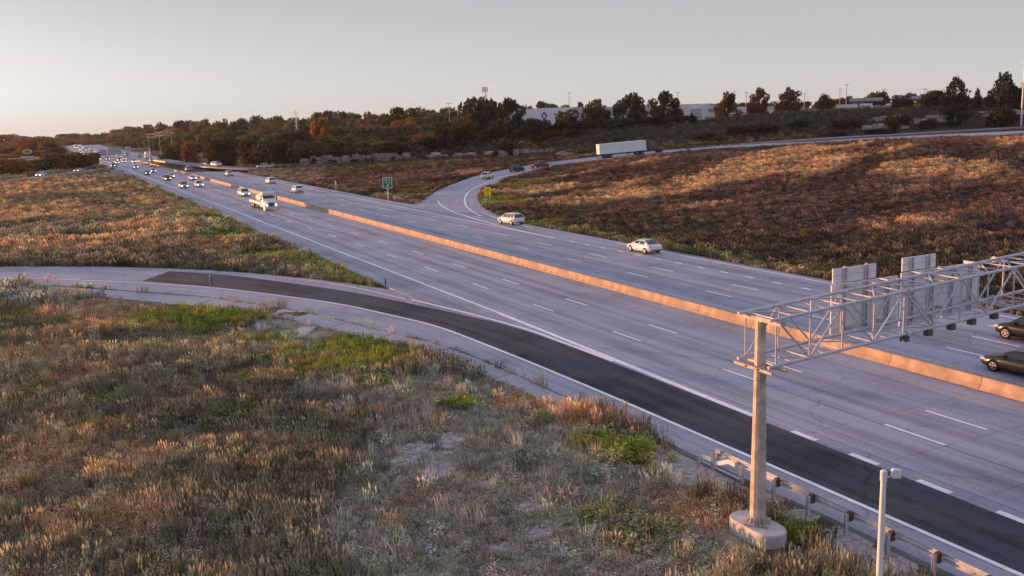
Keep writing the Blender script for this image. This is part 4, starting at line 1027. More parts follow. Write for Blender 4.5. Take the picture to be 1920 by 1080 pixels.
# ------------------------------------------------------------------ tall grass (stuff)
grass_mat = attr_mat('grass_blades', 'tint', 'INSTANCER', transl=.28, amount=.55)
def tuft(seed, n, rad, h, w, lean, kind='blade'):
    r = np.random.default_rng(seed); vs, fs, va = [], [], []
    for i in range(n):
        a = r.uniform(0, 6.28); d = rad*math.sqrt(r.uniform()); x, y = d*math.cos(a), d*math.sin(a)
        hh = h*r.uniform(.55, 1.1); la = r.uniform(0, 6.28); le = lean*hh*r.uniform(.2, 1.2); dx, dy = le*math.cos(la), le*math.sin(la)
        t = r.uniform(0, 3.14); ux, uy = math.cos(t)*w/2, math.sin(t)*w/2; v = r.uniform()
        b = len(vs)
        if kind == 'blade':
            vs += [(x-ux, y-uy, -.03), (x+ux, y+uy, -.03), (x+dx*.4+ux*.8, y+dy*.4+uy*.8, hh*.6), (x+dx*.4-ux*.8, y+dy*.4-uy*.8, hh*.6), (x+dx, y+dy, hh)]
            fs += [(b, b+1, b+2, b+3), (b+3, b+2, b+4)]; va += [v]*5
        elif kind == 'plume':           # stalk with a feathery seed head
            vs += [(x-ux*.4, y-uy*.4, -.03), (x+ux*.4, y+uy*.4, -.03), (x+dx*.6+ux*.4, y+dy*.6+uy*.4, hh*.68), (x+dx*.6-ux*.4, y+dy*.6-uy*.4, hh*.68),
                   (x+dx*.8+ux*1.7, y+dy*.8+uy*1.7, hh*.82), (x+dx, y+dy, hh), (x+dx*.8-ux*1.7, y+dy*.8-uy*1.7, hh*.82)]
            fs += [(b, b+1, b+2, b+3), (b+3, b+2, b+4, b+5), (b+3, b+5, b+6)]; va += [v*.5, v*.5, v*.6, v*.6, .7+.3*v, 1, .7+.3*v]
        else:                           # leafy weed: stem with small leaves
            for j in range(5):
                z = hh*r.uniform(.15, 1); q = len(vs); s = w*r.uniform(.7, 1.5); la2 = r.uniform(0, 6.28)
                ex, ey = math.cos(la2)*s, math.sin(la2)*s; px_, py_ = -math.sin(la2)*s*.45, math.cos(la2)*s*.45
                cx_, cy_ = x+dx*z/hh, y+dy*z/hh; tl = r.uniform(-.2, .5)*s
                vs += [(cx_, cy_, z), (cx_+ex*.5+px_, cy_+ey*.5+py_, z+tl*.6), (cx_+ex, cy_+ey, z+tl), (cx_+ex*.5-px_, cy_+ey*.5-py_, z+tl*.6)]
                fs += [(q, q+1, q+2, q+3)]; va += [r.uniform()]*4
    me = bpy.data.meshes.new('tuft'); me.from_pydata(vs, [], fs); me.materials.append(grass_mat)
    a_ = me.attributes.new('leafv', 'FLOAT', 'POINT'); a_.data.foreach_set('value', np.array(va, float)); return me
def tuft_collection(name, meshes):
    c = bpy.data.collections.new(name)
    for i, m in enumerate(meshes): c.objects.link(bpy.data.objects.new(f'{name}_{i}', m))
    return c
T_tall = tuft_collection('tall_tufts', [tuft(1, 26, .32, 1.0, .030, .28), tuft(2, 22, .36, 1.1, .030, .35), tuft(3, 16, .34, 1.15, .045, .25, 'plume'), tuft(4, 20, .3, .9, .07, .2, 'leafy')])
T_short = tuft_collection('short_tufts', [tuft(11, 34, .34, .26, .030, .9), tuft(12, 30, .36, .22, .035, 1.1), tuft(13, 22, .3, .30, .05, .5, 'leafy')])
T_green = tuft_collection('green_tufts', [tuft(21, 26, .3, .55, .085, .3, 'leafy'), tuft(22, 24, .33, .45, .10, .3, 'leafy'), tuft(23, 30, .3, .6, .035, .4)])
T_far = tuft_collection('far_tufts', [tuft(31, 26, .65, 1.0, .07, .28), tuft(32, 22, .7, 1.1, .08, .25, 'plume'), tuft(33, 20, .6, .9, .13, .2, 'leafy')])
def scatter(name, label, coll, P, scl, tint, nk):
    n = len(P)
    me = bpy.data.meshes.new(name); me.vertices.add(n); me.vertices.foreach_set('co', P.ravel())
    def A(nm, ty, key, arr): q = me.attributes.new(nm, ty, 'POINT'); q.data.foreach_set(key, arr)
    A('tint', 'FLOAT_COLOR', 'color', np.c_[tint, np.ones(n)].astype(np.float32).ravel())
    A('scl', 'FLOAT_VECTOR', 'vector', scl.astype(np.float32).ravel())
    rot = np.c_[rng.normal(0, .08, n), rng.normal(0, .08, n), rng.uniform(0, 6.28, n)]
    A('rot', 'FLOAT_VECTOR', 'vector', rot.astype(np.float32).ravel()); A('pick', 'INT', 'value', rng.integers(0, nk, n).astype(np.int32))
    o = link(name, me); tag(o, label, None, None, 'stuff')
    ng = bpy.data.node_groups.new(name+'_nodes', 'GeometryNodeTree')
    ng.interface.new_socket('Geometry', in_out='INPUT', socket_type='NodeSocketGeometry'); ng.interface.new_socket('Geometry', in_out='OUTPUT', socket_type='NodeSocketGeometry')
    gi, go = ng.nodes.new('NodeGroupInput'), ng.nodes.new('NodeGroupOutput'); mp = ng.nodes.new('GeometryNodeMeshToPoints'); ip = ng.nodes.new('GeometryNodeInstanceOnPoints'); ci = ng.nodes.new('GeometryNodeCollectionInfo')
    ci.inputs['Collection'].default_value = coll; ci.inputs['Separate Children'].default_value = True; ci.inputs['Reset Children'].default_value = True
    ip.inputs['Pick Instance'].default_value = True
    def na(nm, ty): q = ng.nodes.new('GeometryNodeInputNamedAttribute'); q.data_type = ty; q.inputs['Name'].default_value = nm; return q.outputs['Attribute']
    l = ng.links.new
    l(gi.outputs[0], mp.inputs[0]); l(mp.outputs[0], ip.inputs['Points']); l(ci.outputs[0], ip.inputs['Instance'])
    l(na('pick', 'INT'), ip.inputs['Instance Index']); l(na('rot', 'FLOAT_VECTOR'), ip.inputs['Rotation']); l(na('scl', 'FLOAT_VECTOR'), ip.inputs['Scale'])
    l(ip.outputs[0], go.inputs[0])
    md = o.modifiers.new('scatter', 'NODES'); md.node_group = ng
    return o
def jgrid(x0, x1, y0, y1, c):
    xs, ys = np.arange(x0, x1, c), np.arange(y0, y1, c); X, Y = np.meshgrid(xs, ys)
    return (X+rng.uniform(0, c, X.shape)).ravel(), (Y+rng.uniform(0, c, X.shape)).ravel()
axis2 = np.array([CC.x, CC.y]); axis2 /= np.linalg.norm(axis2)
def in_view(x, y, half=33.0):
    d = np.hypot(x, y); ca = (x*axis2[0]+y*axis2[1])/np.maximum(d, .1); return (ca > math.cos(math.radians(half))) | (d < 12)
apoly = strip_poly(ap_in, ap_out)
def clear(x, y): return ~((x > 24.55+fbm(x/1.3, y/1.3, 91, 3)*1.0-.5) & (y < 33.5) & (y > 8)) & ~on_road(x, y, .3) & ~in_poly(x, y, apoly) & ~(((x-22.1)/1.25)**2+((y-24.3)/2.2)**2 < 1) & ~((np.abs(x-SLAB.x) < 1.5) & (np.abs(y-SLAB.y) < 1.9) & (np.abs((x-SLAB.x)*.84+(y-SLAB.y)*.54) < 1.0))
def finish(x, y, sx, sz, tint, name, label, coll, nk):
    z = terrain(x, y)
    scatter(name, label, coll, np.stack([x, y, z], 1), np.stack([sx, sx, sz], 1), tint, nk)
BAND = [(12, 60, .30), (60, 112, .42)]
fx_, fy_ = [np.concatenate(q) for q in zip(*[jgrid(-45, 29, a, b, c) for a, b, c in BAND])]
k = clear(fx_, fy_) & in_view(fx_, fy_) & (np.hypot(fx_, fy_) > 24); fx_, fy_ = fx_[k], fy_[k]
t, g, o_, r, h = tint_of(fx_, fy_)
u = rng.uniform(size=len(fx_)); nz = fbm(fx_/1.6, fy_/1.6, 61, 3); nzb = fbm(fx_/5, fy_/5, 62, 3)
keep = u > np.clip(r*1.15, 0, .97)
isg = (rng.uniform(size=len(u)) < g*.85) & keep
ist = (~isg) & keep & (rng.uniform(size=len(u)) < (1-h*.93)*np.clip(.15+1.5*sstep(.30, .60, nzb), 0, 1))
iss = keep & ~isg & ~ist
jit = lambda n, a=.25: (1+rng.normal(0, a, (n, 1)))
def hue(n, a=.09): return 1+rng.normal(0, a, (n, 3))
sel = ist; n = sel.sum(); pale = (rng.uniform(size=n) < .07)[:, None]
tt = t[sel]*np.clip(jit(n, .45), .3, 2.3)*hue(n); tt = np.where(pale, np.array([.40, .31, .22])*jit(n, .15), tt)
finish(fx_[sel], fy_[sel], rng.uniform(.75, 1.15, n), (.34+.72*nzb[sel])*rng.uniform(.5, 1.2, n)*(1-.45*g[sel]), np.clip(tt, .01, .8), 'tall_dry_grass', 'tall dry brown grass and weeds in the foreground field', T_tall, 4)
sel = iss; n = sel.sum()
finish(fx_[sel], fy_[sel], rng.uniform(.8, 1.2, n), rng.uniform(.5, 1.3, n), np.clip(t[sel]*np.clip(jit(n), .45, 1.8)*hue(n), .01, .8), 'short_grass', 'short grey green stubble in the foreground field', T_short, 3)
sel = isg; n = sel.sum()
finish(fx_[sel], fy_[sel], rng.uniform(.8, 1.3, n), rng.uniform(.6, 1.4, n), np.clip(t[sel]*np.clip(jit(n), .45, 1.8)*hue(n), .01, .8), 'green_weeds', 'green leafy weeds in patches beside the ramp', T_green, 3)
# fields farther out
def field(name, label, boxes, coll, nk, hs=(.45, .9), sx=(.9, 1.3), cond=None):
    xs, ys = [np.concatenate(q) for q in zip(*[jgrid(*b) for b in boxes])]
    k = clear(xs, ys) & in_view(xs, ys)
    if cond is not None: k &= cond(xs, ys)
    xs, ys = xs[k], ys[k]
    t, g, o_, r, h = tint_of(xs, ys); n = len(xs); nz = fbm(xs/6, ys/6, 71, 3)
    mow = sstep(1.0, .2, g)*.75+.25
    finish(xs, ys, rng.uniform(*sx, n), (hs[0]+hs[1]*nz*1.0)*rng.uniform(.6, 1.2, n)*mow, np.clip(t*np.clip(jit(n, .45), .3, 2.3)*hue(n), .01, .8), name, label, coll, nk)
field('field_grass', 'dry orange and brown grass, sunlit tone coloured in, of the field between the left ramps', [(-80, 28.5, 95, 200, .75), (-120, 28.5, 200, 330, 1.2), (-160, 28, 330, 460, 1.9)], T_far, 3)
field('loop_field_grass', 'dry orange and grey grass, sunlit tone coloured in, of the field inside the loop ramp', [(62.8, 160, 10, 150, .58), (62.8, 330, 150, 260, .85), (160, 380, 0, 150, .9), (300, 470, 150, 300, 1.4)], T_far, 3, hs=(.30, .75), sx=(.55, 1.0), cond=lambda x, y: np.hypot(x, y) < 262)
field('median_grass', 'dull brown grass of the triangle left of the loop ramp', [(61.5, 170, 165, 350, 1.05)], T_far, 3, hs=(.3, .7), cond=lambda x, y: np.hypot(x, y) < 345)
field('bank_scrub', 'rough grass coloured dark on the shaded bank behind the loop ramp', [(60, 480, 200, 420, 1.7)], T_far, 3, hs=(.5, 1.0), cond=lambda x, y: (np.hypot(x, y) > 258) & (np.hypot(x, y) < 420) & (x > .28*y))
# loose pale stones in the bare patches
st = MB(); 
stone_bm = bmesh.new(); bmesh.ops.create_icosphere(stone_bm, subdivisions=1, radius=.5); 
for v in stone_bm.verts: v.co = V((v.co.x*rnd.uniform(.8, 1.2), v.co.y*rnd.uniform(.7, 1.1), v.co.z*rnd.uniform(.4, .7)))
sv = [v.co.copy() for v in stone_bm.verts]; sf = [[v.index for v in f.verts] for f in stone_bm.faces]; stone_bm.free()
sx_, sy_ = jgrid(8, 27, 17, 50, .42); _, _, _, r, _ = tint_of(sx_, sy_); kk = (rng.uniform(size=len(r)) < r*.6) & clear(sx_, sy_); sx_, sy_ = sx_[kk], sy_[kk]; sz_ = terrain(sx_, sy_)
for X, Y, Z in zip(sx_, sy_, sz_):
    s = rnd.uniform(.07, .30)*(2.2 if rnd.random() < .10 else 1); Rz = Matrix.Rotation(rnd.uniform(0, 6.28), 3, 'Z')
    st.add([Rz @ (q*s)+V((X, Y, Z+s*.12)) for q in sv], sf)
o = link('gravel', st.mesh('gravel', mat('pale_stone', (.42, .39, .37), .9, noise=.3, nscale=3), fix=False)); tag(o, 'pale loose stones lying in the bare ground patches', None, None, 'stuff')

# ------------------------------------------------------------------ vehicles
paint = mat('car_paint', objcol=True, rough=.32, spec=.35, coat=.35)
glass = mat('car_glass', (.015, .017, .02), .08, spec=.8)
rubber = mat('tyre_rubber', (.014, .014, .014), .9, spec=.15)
rim_m = mat('wheel_rim', (.36, .36, .37), .5, .3)
lamp_on = mat('headlight_lit', (.9, .9, .9), .3, emit=((1, .95, .88), 3.5))
lamp_off = mat('headlight_glass', (.55, .56, .58), .15)
tail_m = mat('tail_light', (.32, .012, .010), .25)
black_pl = mat('black_plastic', (.012, .012, .013), .8, spec=.15)
chrome = mat('chrome', (.55, .55, .57), .25, .8)
plate_m = mat('licence_plate', (.6, .62, .65), .5)
PROTO = {}
def rim_mesh(r, hx):
    m = MB(); n = 16
    for s in (-1, 1):
        ring = lambda q, x: [(x*s, q*math.cos(2*math.pi*k/n), q*math.sin(2*math.pi*k/n)) for k in range(n)]
        m.loft([ring(r, hx-.01), ring(r, hx+.004), ring(r*.86, hx+.006), ring(r*.84, hx-.02)], caps=False, sm=False)
        for k in range(5):
            R = Matrix.Rotation(2*math.pi*k/5, 4, 'X'); m.box(min(s*(hx-.01), s*(hx+.005)), max(s*(hx-.01), s*(hx+.005)), -r*.11, r*.11, 0, r*.9, 0, R)
        m.cyl((s*hx, 0, 0), (1, 0, 0), r*.2, .02, 8)
    return m.mesh('rim', rim_m)
def body_loft(st):
    m = MB(); R = []
    for y, zl, zt, w, tw in st:
        zs = zl+(zt-zl)*.62
        R.append([(-w*.9, y, zl), (-w, y, zl+(zt-zl)*.28), (-w, y, zs), (-w*tw, y, zt-.015), (-w*tw*.55, y, zt+.012), (w*tw*.55, y, zt+.012), (w*tw, y, zt-.015), (w, y, zs), (w, y, zl+(zt-zl)*.28), (w*.9, y, zl)])
    m.loft(R); return m
def quad_in(a, b, c, d, s0=.06, out=.012):
    """glass pane inset in the quad a b c d and set proud"""
    P = [V(q) for q in (a, b, c, d)]; ctr = sum(P, V())/4
    n = (P[1]-P[0]).cross(P[3]-P[0]).normalized()
    if n.dot(ctr-V((0, ctr.y*.6, .9))) < 0: n = -n
    return [q+(ctr-q)*s0+n*out for q in P]
def make_car(kind):
    D = {'sedan': dict(st=[(-2.40, .42, .80, .74, .9), (-2.28, .30, .97, .86, .92), (-1.6, .22, 1.02, .91, .93), (-.5, .20, .97, .92, .95), (.9, .20, .96, .92, .94), (1.6, .22, .88, .90, .9), (2.2, .27, .74, .84, .86), (2.40, .36, .60, .72, .85)],
                       gh=[(1.28, .95), (.80, 1.21), (.30, 1.41), (-.25, 1.455), (-.85, 1.42), (-1.35, 1.25), (-1.88, 1.02)], gw=(.84, .62, .93), ws=2, rw=(4, 6), sw=[(.72, -.18), (-.26, -1.12)], wheel=(.33, 1.42, -1.38, .80)),
         'suv': dict(st=[(-2.32, .48, .95, .80, .92), (-2.24, .36, 1.08, .90, .93), (-1.5, .26, 1.10, .94, .95), (0, .25, 1.06, .95, .96), (1.0, .25, 1.06, .94, .95), (1.7, .28, .99, .92, .9), (2.2, .33, .84, .86, .86), (2.34, .42, .68, .76, .85)],
                     gh=[(1.32, 1.07), (.86, 1.38), (.40, 1.65), (-.2, 1.72), (-1.2, 1.71), (-1.88, 1.62), (-2.12, 1.28), (-2.24, 1.08)], gw=(.88, .70, 1.05), ws=2, rw=(5, 7), sw=[(.74, -.22), (-.30, -1.12), (-1.20, -1.85)], wheel=(.37, 1.42, -1.38, .82)),
         'pickup': dict(st=[(-2.85, .55, .98, .90, .95), (-2.78, .46, 1.10, .96, .96), (-.95, .38, 1.12, .98, .97), (0, .36, 1.12, .98, .97), (1.2, .36, 1.12, .98, .95), (2.0, .38, 1.08, .96, .92), (2.7, .42, .98, .92, .9), (2.82, .48, .72, .82, .9)],
                        gh=[(1.48, 1.11), (1.02, 1.48), (.60, 1.79), (.1, 1.86), (-.5, 1.85), (-.86, 1.76), (-.98, 1.12)], gw=(.92, .74, 1.09), ws=2, rw=(5, 6), sw=[(.9, .12), (.04, -.72)], wheel=(.40, 1.75, -1.75, .86)),
         'van': dict(st=[(-2.5, .48, 1.0, .86, .94), (-2.42, .36, 1.12, .95, .95), (-1.5, .28, 1.12, .98, .96), (0, .26, 1.08, .98, .96), (1.3, .26, 1.08, .97, .95), (1.95, .3, .98, .93, .9), (2.4, .36, .80, .86, .86), (2.5, .44, .66, .76, .86)],
                     gh=[(1.78, 1.09), (1.22, 1.45), (.70, 1.73), (0, 1.80), (-1.4, 1.79), (-2.15, 1.69), (-2.36, 1.3), (-2.46, 1.10)], gw=(.92, .76, 1.07), ws=2, rw=(5, 7), sw=[(1.1, .12), (.04, -.95), (-1.03, -2.0)], wheel=(.35, 1.5, -1.45, .84))}[kind]
    parts = []
    m = body_loft(D['st'])
    GS = D['gh']; wb, wt, zb = D['gw']
    zt = max(z for y, z in GS); yb1 = GS[0][0]
    def sec(y, z):
        t = min(1, (z-zb)/(zt-zb)); w = wb+(wt-wb)*t
        return [(-wb, y, zb-.02), (-(wb*.45+w*.55)-.01, y, zb+(z-zb)*.5), (-w, y, z-.045*t-.002), (-w*.80, y, z-.006), (0, y, z+.012*t), (w*.80, y, z-.006), (w, y, z-.045*t-.002), (wb*.45+w*.55+.01, y, zb+(z-zb)*.5), (wb, y, zb-.02)]
    m.loft([sec(y, z) for y, z in GS])
    if kind == 'pickup':                        # open bed: dark floor recessed behind the cab
        m.box(-.80, .80, -2.68, -1.05, 1.128, 1.132, 1)
    r, yf, yr, xw = D['wheel']
    sill = D['st'][3]
    for y in (yf, yr):
        for s in (-1, 1): m.cyl((s*(D['st'][3][3]-.06), y, r+.02), (1, 0, 0), r+.055, .125, 18, 1)
    m.box(-.6, .6, D['st'][-1][0]-.03, D['st'][-1][0]+.015, D['st'][-1][1]+.02, D['st'][-1][1]+.16, 1)
    m.box(-.7, .7, D['st'][0][0]-.015, D['st'][0][0]+.05, D['st'][0][1]-.06, D['st'][0][1]+.06, 1)
    parts.append(('body', m.mesh('body', [paint, black_pl]), None))
    def topquad(i0, i1, mg):
        qs = []
        for i in range(i0, i1):
            (ya, za), (yb_, zb_) = GS[i], GS[i+1]
            fa, fb = (mg if i == i0 else 0), (1-mg if i == i1-1 else 1)
            A0, B0 = V((0, ya, za)).lerp(V((0, yb_, zb_)), fa), V((0, ya, za)).lerp(V((0, yb_, zb_)), fb)
            nrm = V((0, -(zb_-za), yb_-ya)); nrm = nrm if nrm.z > 0 else -nrm; nrm.normalize()
            ws = [wb+(wt-wb)*min(1, (p_.z-zb)/(zt-zb)) for p_ in (A0, B0)]
            qs.append([V((-ws[0]*.86, A0.y, A0.z))+nrm*.022, V((ws[0]*.86, A0.y, A0.z))+nrm*.022, V((ws[1]*.86, B0.y, B0.z))+nrm*.022, V((-ws[1]*.86, B0.y, B0.z))+nrm*.022])
        return qs
    ys_, zs_ = [q[0] for q in GS][::-1], [q[1] for q in GS][::-1]
    def side(s, y, t):
        z = float(np.interp(y, ys_, zs_)); tt = min(1, (z-zb)/(zt-zb)); w = wb+(wt-wb)*tt; mid = wb*.45+w*.55+.01
        x = wb+(mid-wb)*t*2 if t < .5 else mid+(w-mid)*(t-.5)*2
        return V((s*(x+.014), y, zb+(z-.045*tt-zb)*t))
    wins = [('windscreen', topquad(0, D['ws'], .10)), ('rear_window', topquad(D['rw'][0], D['rw'][1], .12))]
    for s in (-1, 1):
        for (y0, y1) in D['sw']:
            qs = []
            yy = np.linspace(y0, y1, 4)
            for ya, yb_ in zip(yy[:-1], yy[1:]):
                for t0, t1 in ((.14, .5), (.5, .88)): qs.append([side(s, ya, t0), side(s, yb_, t0), side(s, yb_, t1), side(s, ya, t1)])
            wins.append(('side_window', qs))
    for nm, qs in wins:
        w_ = MB()
        for q in qs: w_.add(q, [(0, 1, 2, 3)])
        parts.append((nm, w_.mesh(nm, glass), None))
    fy, fz, fw = D['st'][-2][0], D['st'][-2][1], D['st'][-2][3]
    zl = D['st'][-2][2]-.12
    for s in (-1, 1):
        h_ = MB(); h_.add([(s*fw*.98, fy-.22, zl+.02), (s*fw*.99, fy+.02, zl-.05), (s*fw*.62, fy+.17, zl-.06), (s*fw*.62, fy+.15, zl+.06), (s*fw*.93, fy-.02, zl+.09)], [(0, 1, 4), (1, 2, 3, 4)])
        h_.box(min(s*fw*.6, s*fw*.92), max(s*fw*.6, s*fw*.92), fy+.03, fy+.19, zl-.09, zl+.05)
        parts.append(('headlight', h_.mesh('headlight', [lamp_off]), None))
        ry, rz, rw = D['st'][1][0], D['st'][1][2]-.14, D['st'][1][3]
        t_ = MB(); t_.box(min(s*rw*.60, s*rw*1.005), max(s*rw*.60, s*rw*1.005), ry-.05 if kind != 'sedan' else ry-.07, ry+.16, rz-.12, rz+.05); parts.append(('tail_light', t_.mesh('tail_light', tail_m), None))
        mm = MB(); mm.box(min(s*(wb+.03), s*(wb+.22)), max(s*(wb+.03), s*(wb+.22)), yb1-.55, yb1-.42, zb+.06, zb+.2); parts.append(('mirror', mm.mesh('mirror', paint), None))
    pl = MB(); pl.box(-.16, .16, D['st'][0][0]-.02, D['st'][0][0]-.005, D['st'][0][1]+.12, D['st'][0][1]+.26); parts.append(('licence_plate', pl.mesh('licence_plate', plate_m), None))
    ty = MB(); ty.cyl((0, 0, 0), (1, 0, 0), r, .22, 20); tym = ty.mesh('wheel', rubber)
    rim = rim_mesh(r*.68, .115)
    xw = D['st'][3][3]-.085
    for y in (yf, yr):
        for s in (-1, 1): parts.append(('wheel', tym, (s*(xw), y, r, rim)))
    PROTO[kind] = parts
for k in ('sedan', 'suv', 'pickup', 'van'): make_car(k)
def joined(kind):
    """low cost version for far traffic: body with all its pieces in one mesh, headlights apart"""
    bm = bmesh.new(); mats_ = []
    def addm(me, off=(0, 0, 0)):
        base = len(bm.verts); bm.verts.ensure_lookup_table(); vs = [bm.verts.new(v.co+V(off)) for v in me.vertices]
        for p in me.polygons:
            mm = me.materials[p.material_index]
            if mm not in mats_: mats_.append(mm)
            try: f = bm.faces.new([vs[i] for i in p.vertices]); f.material_index = mats_.index(mm); f.smooth = p.use_smooth
            except ValueError: pass
    for nm, me, ex in PROTO[kind]:
        if nm in ('headlight', 'mirror'): continue
        addm(me, ex[:3] if ex else (0, 0, 0))
    me = bpy.data.meshes.new('far_'+kind); bm.to_mesh(me); bm.free()
    for mm in mats_: me.materials.append(mm)
    return me
HL = {}
for kk_ in PROTO:
    HL[kk_] = []
    for nm, me, ex in PROTO[kk_]:
        if nm == 'headlight':
            c = me.copy(); c.materials.clear(); c.materials.append(lamp_on); HL[kk_].append(c)
FAR = {k: joined(k) for k in PROTO}
WHITE, SILVER, BLACK, GREY, RED, BLUE, MAROON, TANC = (.72, .72, .72), (.42, .43, .44), (.006, .006, .008), (.12, .12, .125), (.25, .02, .02), (.04, .07, .16), (.07, .018, .02), (.22, .16, .10)
CARNAME = {'sedan': 'sedan_car', 'suv': 'suv_car', 'pickup': 'pickup_truck', 'van': 'minivan_car'}
def place_car(kind, loc, rz, color, label, group, lit=False, full=True, cat='car'):
    t = thing(CARNAME[kind], label, cat if kind != 'pickup' else 'pickup', loc, rz, group)
    if full:
        hi = 0
        for nm, me, ex in PROTO[kind]:
            if nm == 'headlight' and lit: me = HL[kind][hi]; hi += 1
            o = link(nm, me, t, color=color)
            if ex: o.location = ex[:3]; link('rim', ex[3], o)
    else:
        link('body', FAR[kind], t, color=color)
        for me in (HL[kind] if lit else []): link('headlight', me, t)
    return t
EB, WB = math.pi, 0.0
def lane(s): return s
# near and middle distance traffic: (kind, x, y, heading, colour, label)
WG, EG, RG = 'traffic heading away on the far carriageway', 'oncoming traffic on the near carriageway', 'vehicles on the loop ramp'
RZ = .055
near = [
 ('sedan', 49.35, 33.0, WB, (.010, .010, .014), 'dark sedan in the lane beside the barrier at the right border', WG, False),
 ('suv', 56.9, 37.6, WB, BLACK, 'black SUV under the truss at the right border', WG, False),
 ('sedan', 60.35, 86.6, WB, WHITE, 'white sedan in the exit lane beside the dotted line', WG, False),
 ('suv', 61.35, 121.8, 0.12, WHITE, 'white SUV entering the loop ramp at the gore', WG, False),
 ('suv', 53.0, 213.5, WB, WHITE, 'white SUV with black rear below the marker post', WG, False),
 ('van', 55.6, 252, WB, WHITE, 'white minivan in the far lane left of the marker post', WG, False),
 ('suv', 54.3, 304, WB, WHITE, 'white SUV on the far lanes above the barrier stripe', WG, False),
 ('suv', 56.3, 364, WB, BLACK, 'dark SUV near the far shoulder beside the wood', WG, False),
 ('van', 48.9, 352, WB, SILVER, 'pale van hugging the barrier on the far carriageway', WG, False),
 ('van', 40.95, 213, EB, WHITE, 'white car just behind the flatbed truck by the barrier', EG, True),
 ('suv', 37.9, 256, EB, WHITE, 'white SUV beside the silver car in the oncoming lanes', EG, True),
 ('van', 34.0, 256, EB, SILVER, 'silver minivan in the outer oncoming lane by the dark marker post', EG, True),
 ('sedan', 41.6, 292, EB, WHITE, 'white car with lights on next to the barrier', EG, True),
 ('suv', 35.0, 297, EB, BLACK, 'black SUV with bright headlights in the outer oncoming lane', EG, True),
 ('sedan', 37.9, 312, EB, WHITE, 'white car half hidden behind the black oncoming SUV', EG, True),
 ('sedan', 34.2, 343, EB, GREY, 'grey car with headlights in the outer oncoming lane behind the SUV pair', EG, True),
 ('sedan', 37.6, 358, EB, SILVER, 'silver car with headlights in the middle oncoming lane', EG, True),
 ('sedan', 36.0, 403, EB, SILVER, 'lone silver car with headlights near the grey sign back', EG, True),
]
for kind, x, y, rz, c, lab, grp, lit in near: place_car(kind, (x, y, RZ), rz, c, lab, grp, lit)
for kind, px, py, z, hdg, c, lab in [('suv', 907, 338, .6, -.50, WHITE, 'white SUV climbing the bend of the loop ramp'), ('suv', 960, 323.5, 1.5, -.62, BLACK, 'black SUV following up the loop ramp'), ('pickup', 1023, 311, 2.6, -.85, (.10, .05, .035), 'brown pickup behind the semi on the loop ramp')]:
    q = at(px, py, z); i = int(np.argmin(np.hypot(*(((LI+LO)/2)[:, :2]-np.array([q.x, q.y])).T))); c_ = (LI+LO)/2
    w_ = np.dot((np.array([q.x, q.y])-LI[i, :2]), (LO[i, :2]-LI[i, :2]))/np.dot(LO[i, :2]-LI[i, :2], LO[i, :2]-LI[i, :2]); w_ = min(.85, max(.15, w_))
    P = LI[i]*(1-w_)+LO[i]*w_; d = c_[min(i+2, 89)]-c_[max(i-2, 0)]
    place_car(kind, (P[0], P[1], P[2]+.045), math.atan2(-d[0], d[1]), c, lab, RG)
# cars on the frontage road and the left side ramp
def on_line(C, px, py, D=None):
    q = atD(px, py, D) if D else at(px, py); i = int(np.argmin(np.hypot(C[:, 0]-q.x, C[:, 1]-q.y))); d = C[min(i+1, len(C)-1)]-C[max(i-1, 0)]
    return (C[i][0], C[i][1], C[i][2]+.045), math.atan2(-d[0], d[1])
l_, r_z = on_line(FC, 1075, 291, 275); place_car('sedan', l_, r_z, (.30, .27, .25), 'silver car on the frontage road left of the semi', 'cars on the frontage road')
l_, r_z = on_line(FC, 495, 317, 327); place_car('pickup', l_, r_z, SILVER, 'pale pickup on the frontage road under the dark trees', 'cars on the frontage road')
l_, r_z = on_line(FC, 408, 313, 348); place_car('van', l_, r_z, WHITE, 'white van on the frontage road beside the far lanes', 'cars on the frontage road')
for px, py, kind, c, lab in [(68, 331.5, 'suv', WHITE, 'white SUV leading on the left side ramp'), (127, 323, 'sedan', SILVER, 'pale sedan on the side ramp below the bronze trees'), (193, 314, 'suv', GREY, 'grey SUV turning onto the side ramp from the highway')]:
    l_, r_z = on_line(LC, px, py); place_car(kind, l_, r_z+math.pi, c, lab, 'cars on the left side ramp', True)
# far traffic
far_e = [(34.2, 470), (37.8, 478), (41.5, 470), (37.8, 505), (41.5, 520), (34.2, 530), (30.5, 540), (30.6, 585), (34.2, 590), (34.2, 640), (30.6, 660), (37.8, 655), (34.2, 700), (37.8, 720), (30.6, 730), (34.2, 770), (41.5, 760), (37.8, 800), (34.2, 830), (41.5, 850), (37.8, 900), (34.2, 940), (41.5, 960), (37.8, 1010), (34.2, 1050), (41.5, 1085)]
for i, (x, y) in enumerate(far_e):
    near_ = y < 560
    ln_ = {30.5: 'merging', 30.6: 'merging', 34.2: 'outer', 37.8: 'middle', 41.5: 'inner'}[x]
    grp_ = [q for q in far_e if abs(q[0]-x) < .2 and (q[1] < 560) == near_]; grp_.sort(key=lambda q: q[1]); k_ = grp_.index((x, y))
    ordn = '' if len(grp_) == 1 else ', ' + ('nearest' if k_ == 0 else 'farthest' if k_ == len(grp_)-1 else ['', 'second nearest', 'third nearest', 'fourth nearest', 'fifth nearest', 'sixth nearest'][k_])
    lab = (f'lit oncoming car in the {ln_} lane by the side ramp mouth' if near_ else f'tiny lit oncoming car in the {ln_} lane of the far queue') + ordn
    place_car(['sedan', 'suv', 'van', 'suv'][i % 4], (x+hw_shift(y), y, RZ), EB, [WHITE, SILVER, WHITE, GREY, WHITE, BLACK][i % 6], lab, 'distant oncoming cars', True, False)
